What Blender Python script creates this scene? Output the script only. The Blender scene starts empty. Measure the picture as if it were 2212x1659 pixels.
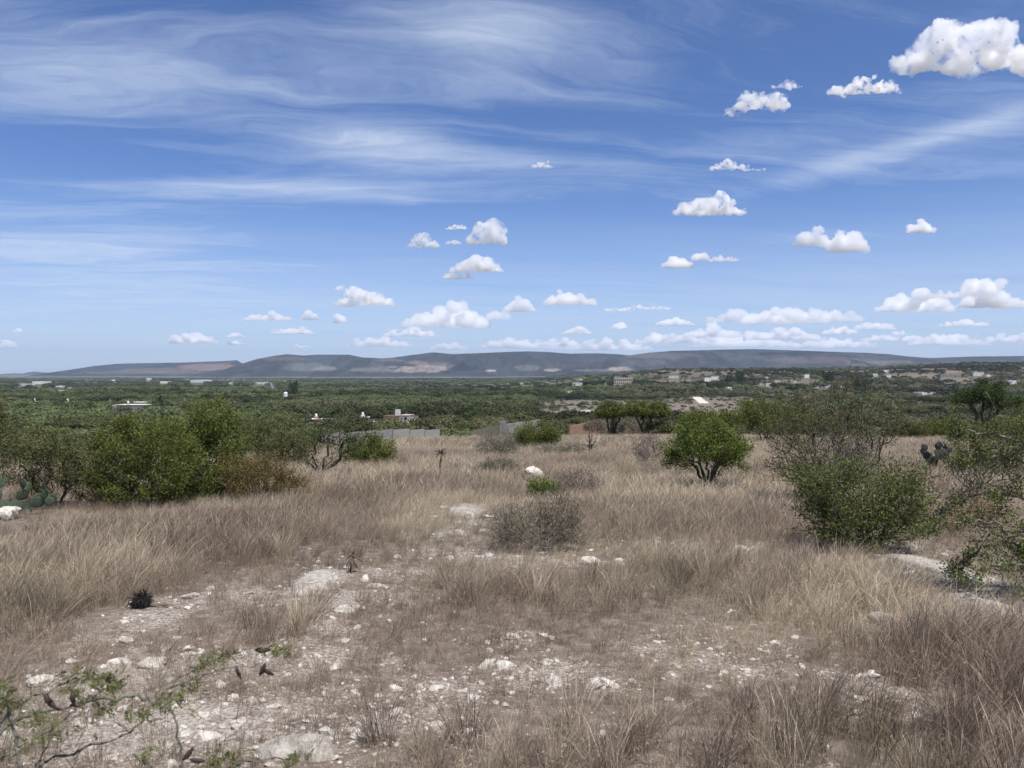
import bpy, math, random
import numpy as np
from mathutils import Vector

random.seed(7)
RNG = np.random.default_rng(11)
SC = bpy.context.scene
COL = SC.collection

# ------------------------------------------------------------------ camera, sky, sun, exposure
FPX = 1671.0            # focal length for a frame 2212 wide
HORIZON = 800.0
PITCH = math.atan((829.5 - HORIZON) / FPX)
cam_data = bpy.data.cameras.new('camera')
cam_data.sensor_width = 36.0
cam_data.lens = 36.0 * FPX / 2212.0
cam_data.dof.use_dof = True
cam_data.dof.focus_distance = 14.0
cam_data.dof.aperture_fstop = 10.0
cam_data.clip_start = 0.05
cam_data.clip_end = 300000.0
cam = bpy.data.objects.new('camera', cam_data)
COL.objects.link(cam)
cam.location = (0, 0, 0)
cam.rotation_euler = (math.pi / 2 - PITCH, 0, 0)
SC.camera = cam

SUN_EL = math.radians(66)
SUN_AZ = math.radians(148)      # clockwise from straight ahead (+Y): from behind, over the right shoulder
sun_dir = Vector((math.sin(SUN_AZ) * math.cos(SUN_EL), math.cos(SUN_AZ) * math.cos(SUN_EL), math.sin(SUN_EL)))
sd = bpy.data.lights.new('sun', 'SUN')
sd.energy = 5.0
sd.angle = math.radians(0.53)
sd.color = (1.0, 0.955, 0.89)
so = bpy.data.objects.new('sun', sd)
COL.objects.link(so)
so.rotation_euler = (-sun_dir).to_track_quat('-Z', 'Y').to_euler()

SC.view_settings.view_transform = 'Standard'
SC.view_settings.look = 'None'
SC.view_settings.exposure = 0.24
SC.view_settings.gamma = 1.0
SC.view_settings.use_curve_mapping = False
SC.cycles.use_denoising = True
SC.cycles.use_adaptive_sampling = True
SC.cycles.adaptive_threshold = 0.02
SC.cycles.max_bounces = 18
SC.cycles.diffuse_bounces = 3
SC.cycles.glossy_bounces = 2
SC.cycles.transmission_bounces = 4
SC.cycles.volume_bounces = 16
SC.cycles.transparent_max_bounces = 8
SC.cycles.sample_clamp_indirect = 6.0


class NT:
    """small helper for node trees"""
    def __init__(self, tree):
        self.t = tree
        self.n = tree.nodes
        self.l = tree.links

    def node(self, typ, **kw):
        n = self.n.new(typ)
        for k, v in kw.items():
            setattr(n, k, v)
        return n

    def put(self, sock, v):
        if isinstance(v, bpy.types.NodeSocket):
            self.l.new(v, sock)
        else:
            sock.default_value = v

    def math(self, op, a, b=None, c=None, clamp=False):
        n = self.node('ShaderNodeMath', operation=op, use_clamp=clamp)
        self.put(n.inputs[0], a)
        if b is not None:
            self.put(n.inputs[1], b)
        if c is not None:
            self.put(n.inputs[2], c)
        return n.outputs[0]

    def mix(self, fac, a, b, blend='MIX'):
        n = self.node('ShaderNodeMix', data_type='RGBA', blend_type=blend)
        self.put(n.inputs[0], fac)
        self.put(n.inputs[6], a if isinstance(a, bpy.types.NodeSocket) else (*a[:3], 1.0))
        self.put(n.inputs[7], b if isinstance(b, bpy.types.NodeSocket) else (*b[:3], 1.0))
        return n.outputs[2]

    def remap(self, v, a, b, c=0.0, d=1.0, smooth=True):
        n = self.node('ShaderNodeMapRange', interpolation_type='SMOOTHSTEP' if smooth else 'LINEAR')
        self.put(n.inputs[0], v)
        for i, x in enumerate((a, b, c, d)):
            self.put(n.inputs[1 + i], x)
        return n.outputs[0]

    def noise(self, vec, scale, detail=4.0, rough=0.55, dist=0.0, dims='3D'):
        n = self.node('ShaderNodeTexNoise', noise_dimensions=dims)
        if vec is not None:
            self.l.new(vec, n.inputs['Vector'])
        n.inputs['Scale'].default_value = scale
        n.inputs['Detail'].default_value = detail
        n.inputs['Roughness'].default_value = rough
        n.inputs['Distortion'].default_value = dist
        return n.outputs['Fac']

    def xyz(self, x, y, z=0.0):
        n = self.node('ShaderNodeCombineXYZ')
        for i, v in enumerate((x, y, z)):
            self.put(n.inputs[i], v)
        return n.outputs[0]

    def sep(self, v):
        n = self.node('ShaderNodeSeparateXYZ')
        self.l.new(v, n.inputs[0])
        return n.outputs


def build_world():
    w = bpy.data.worlds.new('World')
    SC.world = w
    w.use_nodes = True
    t = NT(w.node_tree)
    t.n.clear()
    sky = t.node('ShaderNodeTexSky', sky_type='NISHITA', sun_disc=False)
    sky.sun_elevation = SUN_EL
    sky.sun_rotation = SUN_AZ
    sky.altitude = 1900
    sky.air_density = 1.0
    sky.dust_density = 1.4
    sky.ozone_density = 1.6
    tc = t.node('ShaderNodeTexCoord')
    x, y, z = t.sep(tc.outputs['Generated'])
    zc = t.math('MAXIMUM', z, 0.0)
    den = t.math('ADD', zc, 0.05)
    px = t.math('DIVIDE', x, den)
    py = t.math('DIVIDE', y, den)
    # high ice cloud on a flat layer, drawn out along a direction close to left-right
    a = math.radians(-9)
    rx = t.math('SUBTRACT', t.math('MULTIPLY', px, math.cos(a)), t.math('MULTIPLY', py, math.sin(a)))
    ry = t.math('ADD', t.math('MULTIPLY', px, math.sin(a)), t.math('MULTIPLY', py, math.cos(a)))
    warp = t.noise(t.xyz(t.math('MULTIPLY', rx, 0.30), t.math('MULTIPLY', ry, 0.7)), 1.2, 4, 0.55)
    warp2 = t.noise(t.xyz(t.math('MULTIPLY', rx, 0.9), t.math('MULTIPLY', ry, 1.6), 4.4), 1.5, 4, 0.6)
    wy = t.math('ADD', ry, t.math('ADD', t.math('MULTIPLY', t.math('SUBTRACT', warp, 0.5), 1.5), t.math('MULTIPLY', t.math('SUBTRACT', warp2, 0.5), 0.22)))
    streak = t.noise(t.xyz(t.math('MULTIPLY', rx, 0.38), t.math('MULTIPLY', wy, 1.9), 3.1), 1.0, 10, 0.66, 0.0)
    fine = t.noise(t.xyz(t.math('MULTIPLY', rx, 1.3), t.math('MULTIPLY', wy, 9.0), 8.7), 1.0, 8, 0.7, 0.05)
    fluff = t.noise(t.xyz(t.math('MULTIPLY', rx, 0.8), t.math('MULTIPLY', wy, 1.3), 5.0), 3.2, 10, 0.68, 0.1)
    big = t.noise(t.xyz(rx, t.math('MULTIPLY', ry, 1.4), 1.7), 0.33, 2, 0.5)
    # broad veils and gaps as they stand in this sky (direction of view: u to the right, v up)
    yy = t.math('MAXIMUM', y, 0.02)
    u = t.math('DIVIDE', x, yy)
    v = t.math('DIVIDE', z, yy)

    def bump(cx, cy, wx, wy_, amp, tilt=0.0):
        u0, v0 = (cx - 1106) / FPX, (HORIZON - cy) / FPX
        du = t.math('SUBTRACT', u, u0)
        dv = t.math('SUBTRACT', t.math('SUBTRACT', v, v0), t.math('MULTIPLY', du, tilt))
        q = t.math('ADD', t.math('POWER', t.math('ABSOLUTE', t.math('MULTIPLY', du, FPX / wx)), 2.0),
                   t.math('POWER', t.math('ABSOLUTE', t.math('MULTIPLY', dv, FPX / wy_)), 2.0))
        return t.math('MULTIPLY', t.math('POWER', 2.718, t.math('MULTIPLY', q, -1.0)), amp)

    veil = 0.0
    for b in BUMPS:
        veil = t.math('ADD', veil, bump(*b))
    ahead = t.remap(y, 0.0, 0.25)
    veil = t.math('MULTIPLY', veil, ahead)
    d1 = t.math('ADD', t.math('ADD', t.math('MULTIPLY', streak, 1.25), t.math('MULTIPLY', fine, 0.50)),
                t.math('ADD', t.math('MULTIPLY', fluff, 0.30), t.math('MULTIPLY', big, 0.25)))
    d1 = t.math('ADD', d1, t.math('MULTIPLY', veil, 0.85))
    c1 = t.math('POWER', t.remap(d1, 1.06, 1.76, 0.0, 1.0, smooth=False), 1.35)
    c1 = t.math('MULTIPLY', c1, 0.80)
    # torn thicker tufts only where the veil is strong
    c2 = t.math('MULTIPLY', t.remap(t.math('ADD', fluff, t.math('MULTIPLY', veil, 0.6)), 0.62, 1.0, 0.0, 0.55), t.remap(veil, 0.12, 0.5))
    cir = t.math('MAXIMUM', c1, t.math('ADD', c2, t.math('MULTIPLY', c1, 0.4)))
    cir = t.math('MINIMUM', cir, 0.9)
    low = t.math('MULTIPLY', t.remap(z, 0.02, 0.24, 0.55, 0.0), t.remap(streak, 0.25, 0.6, 0.55, 1.0))
    cir = t.math('MAXIMUM', cir, low)            # thin milky veil low in the sky
    mul = t.node('ShaderNodeVectorMath', operation='SCALE')
    t.l.new(sky.outputs[0], mul.inputs[0])
    mul.inputs['Scale'].default_value = 1.0
    tinted = t.mix(1.0, mul.outputs[0], SKY_TINT, 'MULTIPLY')
    col = t.mix(cir, tinted, CIRRUS)
    bg = t.node('ShaderNodeBackground')
    t.l.new(col, bg.inputs[0])
    bg.inputs[1].default_value = SKY_STRENGTH
    w.cycles.sampling_method = 'MANUAL'
    w.cycles.sample_map_resolution = 256
    out = t.node('ShaderNodeOutputWorld')
    t.l.new(bg.outputs[0], out.inputs[0])


SKY_STRENGTH = 0.085
SKY_TINT = (0.76, 0.96, 1.33)
CIRRUS = (7.0, 8.0, 9.6)
BUMPS = [  # cx, cy, half width, half height, amount, tilt
    (1080, 60, 260, 90, 0.42, -0.15), (820, 302, 210, 36, 0.55, -0.06), (1000, 345, 330, 30, 0.22, -0.05),
    (560, 412, 480, 22, 0.50, -0.02), (180, 160, 330, 120, 0.14, -0.1), (160, 500, 420, 60, 0.20, 0.0),
    (350, 620, 620, 90, 0.40, 0.0), (1950, 320, 330, 26, 0.42, 0.28), (2150, 270, 160, 60, 0.16, 0.2),
    (1330, 265, 420, 40, -0.30, 0.0), (120, 330, 380, 60, -0.28, -0.1), (1250, 470, 260, 90, -0.18, 0.0),
    (1750, 120, 330, 110, -0.16, 0.0), (1980, 440, 260, 45, -0.14, 0.0), (700, 480, 250, 40, -0.16, 0.0),
    (60, 700, 500, 60, 0.2, 0.0), (1500, 620, 500, 50, 0.15, 0.05),
]
build_world()


# ------------------------------------------------------------------ general helpers
def smooth(a, b, x):
    q = np.clip((np.asarray(x, float) - a) / (b - a), 0, 1)
    return q * q * (3 - 2 * q)


def _hash(ix, iy, s):
    h = (ix.astype(np.int64) * 374761393 + iy.astype(np.int64) * 668265263 + s * 974711) & 0xffffffff
    h = ((h ^ (h >> 13)) * 1274126177) & 0xffffffff
    h = (h ^ (h >> 16)) & 0xffffffff
    return h / 4294967295.0


def vnoise(x, y, s=0):
    x = np.asarray(x, float); y = np.asarray(y, float)
    ix, iy = np.floor(x), np.floor(y)
    fx, fy = x - ix, y - iy
    fx = fx * fx * (3 - 2 * fx); fy = fy * fy * (3 - 2 * fy)
    a = _hash(ix, iy, s); b = _hash(ix + 1, iy, s); c = _hash(ix, iy + 1, s); d = _hash(ix + 1, iy + 1, s)
    return (a * (1 - fx) + b * fx) * (1 - fy) + (c * (1 - fx) + d * fx) * fy


def fbm(x, y, s=0, oct_=4):
    v, a, t = 0, 1.0, 0
    for o in range(oct_):
        v = v + a * vnoise(x * 2 ** o, y * 2 ** o, s + o * 17)
        t += a
        a *= 0.5
    return v / t


def tag(o, label=None, cat=None, group=None, kind=None):
    if label: o['label'] = label
    if cat: o['category'] = cat
    if group: o['group'] = group
    if kind: o['kind'] = kind
    return o


def mk_mesh(name, V, F, mat=None, attrs=None, smooth_=False):
    V = np.ascontiguousarray(V, np.float32)
    F = np.ascontiguousarray(F, np.int32)
    me = bpy.data.meshes.new(name)
    k = F.shape[1]
    me.vertices.add(len(V)); me.vertices.foreach_set('co', V.ravel())
    me.loops.add(F.size); me.loops.foreach_set('vertex_index', F.ravel())
    me.polygons.add(len(F))
    me.polygons.foreach_set('loop_start', np.arange(0, F.size, k, dtype=np.int32))
    me.polygons.foreach_set('loop_total', np.full(len(F), k, np.int32))
    me.polygons.foreach_set('use_smooth', np.full(len(F), bool(smooth_)))
    me.update(calc_edges=True)
    for an, av in (attrs or {}).items():
        av = np.asarray(av, np.float32)
        if av.ndim == 1:
            at_ = me.attributes.new(an, 'FLOAT', 'POINT'); at_.data.foreach_set('value', av)
        else:
            at_ = me.attributes.new(an, 'FLOAT_COLOR', 'POINT')
            c4 = np.ones((len(av), 4), np.float32); c4[:, :3] = av
            at_.data.foreach_set('color', c4.ravel())
    if mat is not None:
        me.materials.append(mat)
    return me


def link(name, me, parent=None, loc=None):
    o = bpy.data.objects.new(name, me)
    COL.objects.link(o)
    if parent is not None:
        o.parent = parent
    if loc is not None:
        o.location = loc
    return o


def empty(name, loc, rz=0.0):
    o = bpy.data.objects.new(name, None)
    COL.objects.link(o)
    o.location = loc
    o.rotation_euler = (0, 0, rz)
    o.empty_display_size = 0.2
    return o


def copy_tree(o, parent=None):
    c = o.copy(); COL.objects.link(c); c.parent = parent
    for ch in list(o.children):
        copy_tree(ch, c)
    return c


class MB:
    """collects polygons (any arity) for one mesh"""
    def __init__(self):
        self.v = []; self.f = []

    def box(self, x0, x1, y0, y1, z0, z1):
        b = len(self.v)
        self.v += [(x0, y0, z0), (x1, y0, z0), (x1, y1, z0), (x0, y1, z0), (x0, y0, z1), (x1, y0, z1), (x1, y1, z1), (x0, y1, z1)]
        self.f += [tuple(b + i for i in q) for q in ((0, 3, 2, 1), (4, 5, 6, 7), (0, 1, 5, 4), (1, 2, 6, 5), (2, 3, 7, 6), (3, 0, 4, 7))]
        return self

    def lathe(self, prof, n=12, c=(0, 0)):
        b = len(self.v)
        for r, z in prof:
            for i in range(n):
                a = 2 * math.pi * i / n
                self.v.append((c[0] + r * math.cos(a), c[1] + r * math.sin(a), z))
        for j in range(len(prof) - 1):
            for i in range(n):
                i2 = (i + 1) % n
                self.f.append((b + j * n + i, b + j * n + i2, b + (j + 1) * n + i2, b + (j + 1) * n + i))
        self.f.append(tuple(b + i for i in range(n))[::-1])
        self.f.append(tuple(b + (len(prof) - 1) * n + i for i in range(n)))
        return self

    def prism(self, poly, y0, y1):
        """polygon in x,z pushed from y0 to y1"""
        b = len(self.v); n = len(poly)
        self.v += [(x, y0, z) for x, z in poly] + [(x, y1, z) for x, z in poly]
        self.f.append(tuple(b + i for i in range(n)))
        self.f.append(tuple(b + n + i for i in range(n))[::-1])
        for i in range(n):
            j = (i + 1) % n
            self.f.append((b + i, b + n + i, b + n + j, b + j))
        return self

    def tube(self, p, q, r, n=6, r2=None):
        p, q = Vector(p), Vector(q)
        d = (q - p).normalized()
        a = d.orthogonal().normalized(); bb = d.cross(a)
        b = len(self.v)
        for c, rr in ((p, r), (q, r if r2 is None else r2)):
            for i in range(n):
                t = 2 * math.pi * i / n
                self.v.append(tuple(c + a * math.cos(t) * rr + bb * math.sin(t) * rr))
        for i in range(n):
            j = (i + 1) % n
            self.f.append((b + i, b + j, b + n + j, b + n + i))
        self.f.append(tuple(b + i for i in range(n))[::-1])
        self.f.append(tuple(b + n + i for i in range(n)))
        return self

    def mesh(self, name, mat):
        me = bpy.data.meshes.new(name)
        me.from_pydata(self.v, [], self.f)
        me.update()
        if mat: me.materials.append(mat)
        return me

    def build(self, name, mat, parent=None, loc=None):
        return link(name, self.mesh(name, mat), parent, loc)


def ray(px, py):
    u = (px - 1106.0) / FPX
    v = (829.5 - py) / FPX
    c, s = math.cos(PITCH), math.sin(PITCH)
    return np.array([u, c + v * s, -s + v * c])      # forward is (0, c, -s), up is (0, s, c)


def at_depth(px, py, d):
    r = ray(px, py)
    return r * (d / r[1])


def project(x, y, z):
    c, s = math.cos(PITCH), math.sin(PITCH)
    f = np.maximum(y * c - z * s, 1e-3)
    up = y * s + z * c
    return 1106 + FPX * x / f, 829.5 - FPX * up / f


# ------------------------------------------------------------------ the lie of the land
DV = np.array([0, 60, 150, 250, 340, 500, 700, 1000, 1500, 2000, 3000, 5000, 7000, 16000], float)
ZV = np.array([-20, -19, -19.5, -22.5, -24.7, -27.2, -30, -34, -39, -43, -49, -57, -62, -82], float)


def plateau(x, y):
    d = np.maximum(y, 0)
    u = x / np.maximum(y, 6.0)
    de = np.interp(u, [-.75, -.4, -.28, -.2, -.1, .0, .2, .35, .7], [42, 44, 55, 80, 98, 108, 116, 104, 96])
    e = (d - de) / 7.0
    extra = 7.0 * np.where(e > 20, e, np.log1p(np.exp(np.minimum(e, 20))))
    bump = 0.07 * (fbm(x / 1.3, y / 1.3, 3) - .5) + 0.30 * (fbm(x / 7., y / 7., 9, 3) - .5) * smooth(3, 14, d)
    return -(1.66 + 0.07 * d) - 0.13 * extra + bump


def H(x, y):
    x = np.asarray(x, float); y = np.asarray(y, float)
    d = np.maximum(y, 0)
    u = np.clip(x / np.maximum(y, 20.0), -1.2, 1.2)
    zp = plateau(x, y)
    zv = np.interp(d, DV, ZV)
    zv = zv + (fbm(x / 260., y / 260., 31, 4) - .5) * 6.0 * smooth(150, 700, d)
    amp = np.interp(u, [-.04, .03, .1, .2, .45, .55, .7], [0, 9, 27, 46, 49, 57, 66])
    up = smooth(700, 2300, d) * (1 - 0.6 * smooth(2700, 5200, d))
    zv = zv + amp * up * (1 + 0.12 * (fbm(x / 420., y / 300., 41, 4) - .5) * 2)
    zv = zv + 5.0 * smooth(.12, .3, u) * smooth(220, 420, d) * (1 - smooth(500, 900, d)) * fbm(x / 120., y / 120., 77, 3)
    k = 2.0
    m = np.maximum(zp, zv)
    return m + k * np.log(np.exp((zp - m) / k) + np.exp((zv - m) / k)) - k * np.log(2) * np.exp(-np.abs(zp - zv) / k)


def at(px, py, dmin=1.5, dmax=9000.0):
    """where the line of sight through this point of the photograph meets the land"""
    r = ray(px, py)
    ds = np.geomspace(dmin, dmax, 3000)
    P = r[None, :] * (ds / r[1])[:, None]
    below = P[:, 2] < H(P[:, 0], P[:, 1])
    i = int(np.argmax(below)) if below.any() else len(ds) - 1
    d = ds[i]
    p = r * (d / r[1])
    return Vector((p[0], p[1], float(H(p[0], p[1]))))


# ------------------------------------------------------------------ materials
def new_mat(name):
    m = bpy.data.materials.new(name)
    m.use_nodes = True
    t = NT(m.node_tree)
    t.n.clear()
    out = t.node('ShaderNodeOutputMaterial')
    return m, t, out


def attr(t, name, typ='GEOMETRY'):
    return t.node('ShaderNodeAttribute', attribute_name=name, attribute_type=typ)


def objco(t):
    return t.node('ShaderNodeTexCoord').outputs['Object']


def plain(name, col, rough=0.85, var=0.12, scale=3.0, bump=0.0, col2=None):
    m, t, out = new_mat(name)
    p = t.node('ShaderNodeBsdfPrincipled')
    co = objco(t)
    n = t.noise(co, scale, 6, 0.6)
    c2 = col2 or tuple(c * (1 - var * 2) for c in col)
    c = t.mix(t.remap(n, 0.35, 0.68), col, c2)
    t.l.new(c, p.inputs['Base Color'])
    p.inputs['Roughness'].default_value = rough
    p.inputs['Specular IOR Level'].default_value = 0.25
    if bump:
        b = t.node('ShaderNodeBump')
        b.inputs['Strength'].default_value = bump
        b.inputs['Distance'].default_value = 0.02
        t.l.new(t.noise(co, scale * 4, 8, 0.65), b.inputs['Height'])
        t.l.new(b.outputs[0], p.inputs['Normal'])
    t.l.new(p.outputs[0], out.inputs[0])
    return m


def leaf_mat(name, c0, c1, trans=0.22, inst=False):
    """leaf colour between c0 and c1 from one leaf to the next"""
    m, t, out = new_mat(name)
    f = attr(t, 'lv').outputs['Fac']
    col = t.mix(f, c0, c1)
    if inst:
        tn = attr(t, 'tint', 'INSTANCER').outputs['Fac']
        col = t.mix(tn, col, (0.105, 0.085, 0.062))
        lm = attr(t, 'lum', 'INSTANCER').outputs['Fac']
        col = t.mix(1.0, col, t.xyz(lm, lm, lm), 'MULTIPLY')
    d = t.node('ShaderNodeBsdfDiffuse'); t.l.new(col, d.inputs[0])
    tr = t.node('ShaderNodeBsdfTranslucent'); t.l.new(col, tr.inputs[0])
    mx = t.node('ShaderNodeMixShader'); mx.inputs[0].default_value = trans
    t.l.new(d.outputs[0], mx.inputs[1]); t.l.new(tr.outputs[0], mx.inputs[2])
    t.l.new(mx.outputs[0], out.inputs[0])
    return m


def tree_leaf_mat(name, c0, c1):
    """crowns of single trees: each tree a little different"""
    m, t, out = new_mat(name)
    f = attr(t, 'lv').outputs['Fac']
    rnd = t.node('ShaderNodeObjectInfo').outputs['Color']
    col = t.mix(f, c0, c1)
    col = t.mix(1.0, col, rnd, 'MULTIPLY')
    d = t.node('ShaderNodeBsdfDiffuse'); t.l.new(col, d.inputs[0])
    tr = t.node('ShaderNodeBsdfTranslucent'); t.l.new(col, tr.inputs[0])
    mx = t.node('ShaderNodeMixShader'); mx.inputs[0].default_value = 0.25
    t.l.new(d.outputs[0], mx.inputs[1]); t.l.new(tr.outputs[0], mx.inputs[2])
    t.l.new(mx.outputs[0], out.inputs[0])
    return m


def bark_mat(name, c0, c1, scale=20.0):
    return plain(name, c0, 0.95, 0.2, scale, 0.4, c1)


def grass_mat(name):
    m, t, out = new_mat(name)
    lv = attr(t, 'lv').outputs['Fac']
    tv = attr(t, 'tv').outputs['Fac']
    tint = attr(t, 'tint', 'INSTANCER').outputs['Fac']
    green = attr(t, 'green', 'INSTANCER').outputs['Fac']
    a = t.mix(lv, (0.135, 0.098, 0.073), (0.50, 0.40, 0.295))          # brown grey to straw
    b = t.mix(lv, (0.26, 0.20, 0.14), (0.83, 0.70, 0.50))              # blond patches
    col = t.mix(tint, a, b)
    col = t.mix(t.math('MULTIPLY', tv, 0.35), col, (0.58, 0.495, 0.39))     # seed heads pale
    col = t.mix(attr(t, 'rust', 'INSTANCER').outputs['Fac'], col, t.mix(lv, (0.085, 0.058, 0.045), (0.30, 0.225, 0.17)))
    col = t.mix(green, col, (0.15, 0.18, 0.08))
    d = t.node('ShaderNodeBsdfDiffuse'); t.l.new(col, d.inputs[0])
    tr = t.node('ShaderNodeBsdfTranslucent'); t.l.new(col, tr.inputs[0])
    mx = t.node('ShaderNodeMixShader'); mx.inputs[0].default_value = 0.22
    t.l.new(d.outputs[0], mx.inputs[1]); t.l.new(tr.outputs[0], mx.inputs[2])
    t.l.new(mx.outputs[0], out.inputs[0])
    return m


def ground_mat():
    m, t, out = new_mat('ground_soil')
    p = t.node('ShaderNodeBsdfPrincipled')
    geo = t.node('ShaderNodeNewGeometry').outputs['Position']
    gc = attr(t, 'gc').outputs['Color']
    rock = attr(t, 'rock').outputs['Fac']
    near = attr(t, 'near').outputs['Fac']
    n1 = t.noise(geo, 1.1, 8, 0.62)
    n2 = t.noise(geo, 9.0, 6, 0.6)
    n3 = t.noise(geo, 0.035, 6, 0.6)
    # pale limestone grit between litter and earth
    n4 = t.noise(geo, 38.0, 4, 0.7)
    n5 = t.noise(geo, 3.4, 8, 0.7)
    litter = t.mix(t.remap(n2, 0.35, 0.7), (0.13, 0.103, 0.082), (0.245, 0.20, 0.16))
    lime = t.mix(t.remap(n4, 0.35, 0.62), (0.20, 0.172, 0.142), (0.50, 0.455, 0.39))
    grit = t.remap(t.math('ADD', t.math('ADD', n4, t.math('MULTIPLY', n5, 0.7)), t.math('MULTIPLY', rock, 0.45)), 0.93, 1.12)
    nearcol = t.mix(t.math('MULTIPLY', grit, 0.75), litter, lime)
    nearcol = t.mix(t.math('MULTIPLY', t.remap(t.math('ADD', rock, t.math('MULTIPLY', t.math('SUBTRACT', n5, 0.5), 1.3)), 0.5, 0.95), 0.85), nearcol, lime)
    # far away: the broad colour of the place, broken up
    farcol = t.mix(t.math('MULTIPLY', t.remap(n3, 0.4, 0.65), 0.5), gc, t.mix(1.0, gc, (0.62, 0.66, 0.62), 'MULTIPLY'))
    col = t.mix(near, farcol, nearcol)
    t.l.new(col, p.inputs['Base Color'])
    p.inputs['Roughness'].default_value = 0.95
    p.inputs['Specular IOR Level'].default_value = 0.1
    b = t.node('ShaderNodeBump'); b.inputs['Strength'].default_value = 0.6; b.inputs['Distance'].default_value = 0.03
    t.l.new(t.noise(geo, 16.0, 8, 0.7), b.inputs['Height'])
    t.l.new(b.outputs[0], p.inputs['Normal'])
    t.l.new(p.outputs[0], out.inputs[0])
    return m


def hill_mat():
    m, t, out = new_mat('hill_scrub')
    p = t.node('ShaderNodeBsdfPrincipled')
    geo = t.node('ShaderNodeNewGeometry').outputs['Position']
    gc = attr(t, 'gc').outputs['Color']
    n1 = t.noise(geo, 0.004, 8, 0.65)
    n2 = t.noise(geo, 0.022, 8, 0.75)
    col = t.mix(t.remap(n1, 0.48, 0.68, 0.0, 0.5), gc, (0.13, 0.118, 0.09))
    col = t.mix(t.remap(n2, 0.42, 0.6, 0.0, 0.8), col, t.mix(1.0, col, (0.4, 0.45, 0.45), 'MULTIPLY'))
    t.l.new(col, p.inputs['Base Color'])
    p.inputs['Roughness'].default_value = 1.0
    p.inputs['Specular IOR Level'].default_value = 0.0
    t.l.new(p.outputs[0], out.inputs[0])
    return m


def rock_mat(name='limestone', c0=(0.40, 0.36, 0.30), c1=(0.68, 0.64, 0.57)):
    m, t, out = new_mat(name)
    p = t.node('ShaderNodeBsdfPrincipled')
    co = t.node('ShaderNodeNewGeometry').outputs['Position']
    n = t.noise(co, 14.0, 8, 0.65)
    n2 = t.noise(co, 2.3, 5, 0.6)
    col = t.mix(t.remap(n, 0.3, 0.65), c0, c1)
    col = t.mix(t.remap(n2, 0.5, 0.72, 0, 0.65), col, (0.36, 0.33, 0.29))
    t.l.new(col, p.inputs['Base Color'])
    p.inputs['Roughness'].default_value = 0.95
    p.inputs['Specular IOR Level'].default_value = 0.15
    b = t.node('ShaderNodeBump'); b.inputs['Strength'].default_value = 0.8; b.inputs['Distance'].default_value = 0.025
    t.l.new(t.noise(co, 22.0, 8, 0.7), b.inputs['Height'])
    t.l.new(b.outputs[0], p.inputs['Normal'])
    t.l.new(p.outputs[0], out.inputs[0])
    return m


M_GROUND = ground_mat()
M_HILL = hill_mat()
M_ROCK = rock_mat()
M_GRASS = grass_mat('dry_grass')
#@@PART2@@

# ------------------------------------------------------------------ patches of the land (where the stone shows, where the wood is thin)
ROCKY = []      # x, y, radius x, radius y, amount
def rocky(px, py, wx, wy, amt=1.0):
    p = at(px, py)
    q = at(px, py - wy); r = at(px, py + wy)
    ROCKY.append((p.x, (q.y + r.y) / 2, wx * p.y / FPX, max(0.15, abs(q.y - r.y) / 2), amt))

for a in [(680, 1262, 50, 34, 1), (745, 1305, 40, 16, .9), (640, 1300, 60, 30, .5), (300, 1350, 90, 45, .5), (250, 1470, 190, 60, .62),
          (330, 1580, 320, 70, .75), (600, 1540, 160, 60, .5), (620, 1610, 130, 40, .55), (1000, 1105, 60, 18, .8), (960, 1150, 110, 16, .55),
          (1060, 1205, 150, 16, .6), (1270, 1216, 60, 10, .5), (2030, 1232, 75, 45, 1.0), (2130, 1310, 70, 35, .8), (1930, 1345, 60, 22, .9),
          (1990, 1180, 70, 16, .6), (1110, 1380, 60, 20, .4), (1180, 1455, 120, 40, .5), (1320, 1480, 60, 16, .6), (960, 1500, 140, 45, .45),
          (700, 1430, 140, 50, .45), (850, 1560, 160, 50, .5), (1900, 1500, 110, 50, .4), (1640, 1180, 90, 12, .45), (480, 1290, 130, 28, .55),
          (1480, 1178, 60, 10, .4), (560, 1430, 110, 40, .6), (690, 1360, 90, 30, .6), (800, 1290, 90, 20, .6), (880, 1235, 90, 16, .6), (960, 1190, 80, 12, .6), (1010, 1130, 60, 12, .6), (1420, 1400, 120, 25, .3), (1560, 1440, 140, 40, .35), (830, 1030, 60, 8, .4), (890, 1060, 50, 8, .35)]:
    rocky(*a)
ROCKY = np.array(ROCKY)


def rockiness(x, y):
    v = np.zeros_like(np.asarray(x, float))
    for cx, cy, rx, ry, a in ROCKY:
        q = ((x - cx) / rx) ** 2 + ((y - cy) / ry) ** 2
        v = np.maximum(v, a * np.exp(-q * 0.9))
    return v


OPEN = [  # open ground in the valley: photo x, y, half width, half height, how open
    (1235, 890, 75, 18, .92), (1250, 872, 100, 8, .75), (1480, 886, 120, 20, .9), (1560, 870, 120, 10, .75), (1340, 872, 90, 8, .7), (1340, 895, 80, 14, .8), (1700, 880, 80, 16, .3),
    (1230, 905, 80, 9, .65), (1500, 905, 80, 9, .5), (905, 907, 26, 8, .9), (930, 916, 30, 5, .8), (700, 915, 60, 5, .4), (870, 812, 180, 4, .6),
    (1050, 812, 220, 3, .4), (1480, 824, 90, 8, .5), (1620, 820, 70, 10, .35), (1730, 828, 50, 9, .45), (1560, 806, 300, 3, .3),
    (1985, 811, 60, 4, .85), (2010, 817, 50, 3, .7), (2080, 820, 60, 4, .75), (2080, 830, 60, 6, .4), (2150, 815, 50, 8, .35), (250, 822, 220, 2, .4), (520, 822, 140, 3, .6),
    (120, 826, 90, 4, .3),
]


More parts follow.
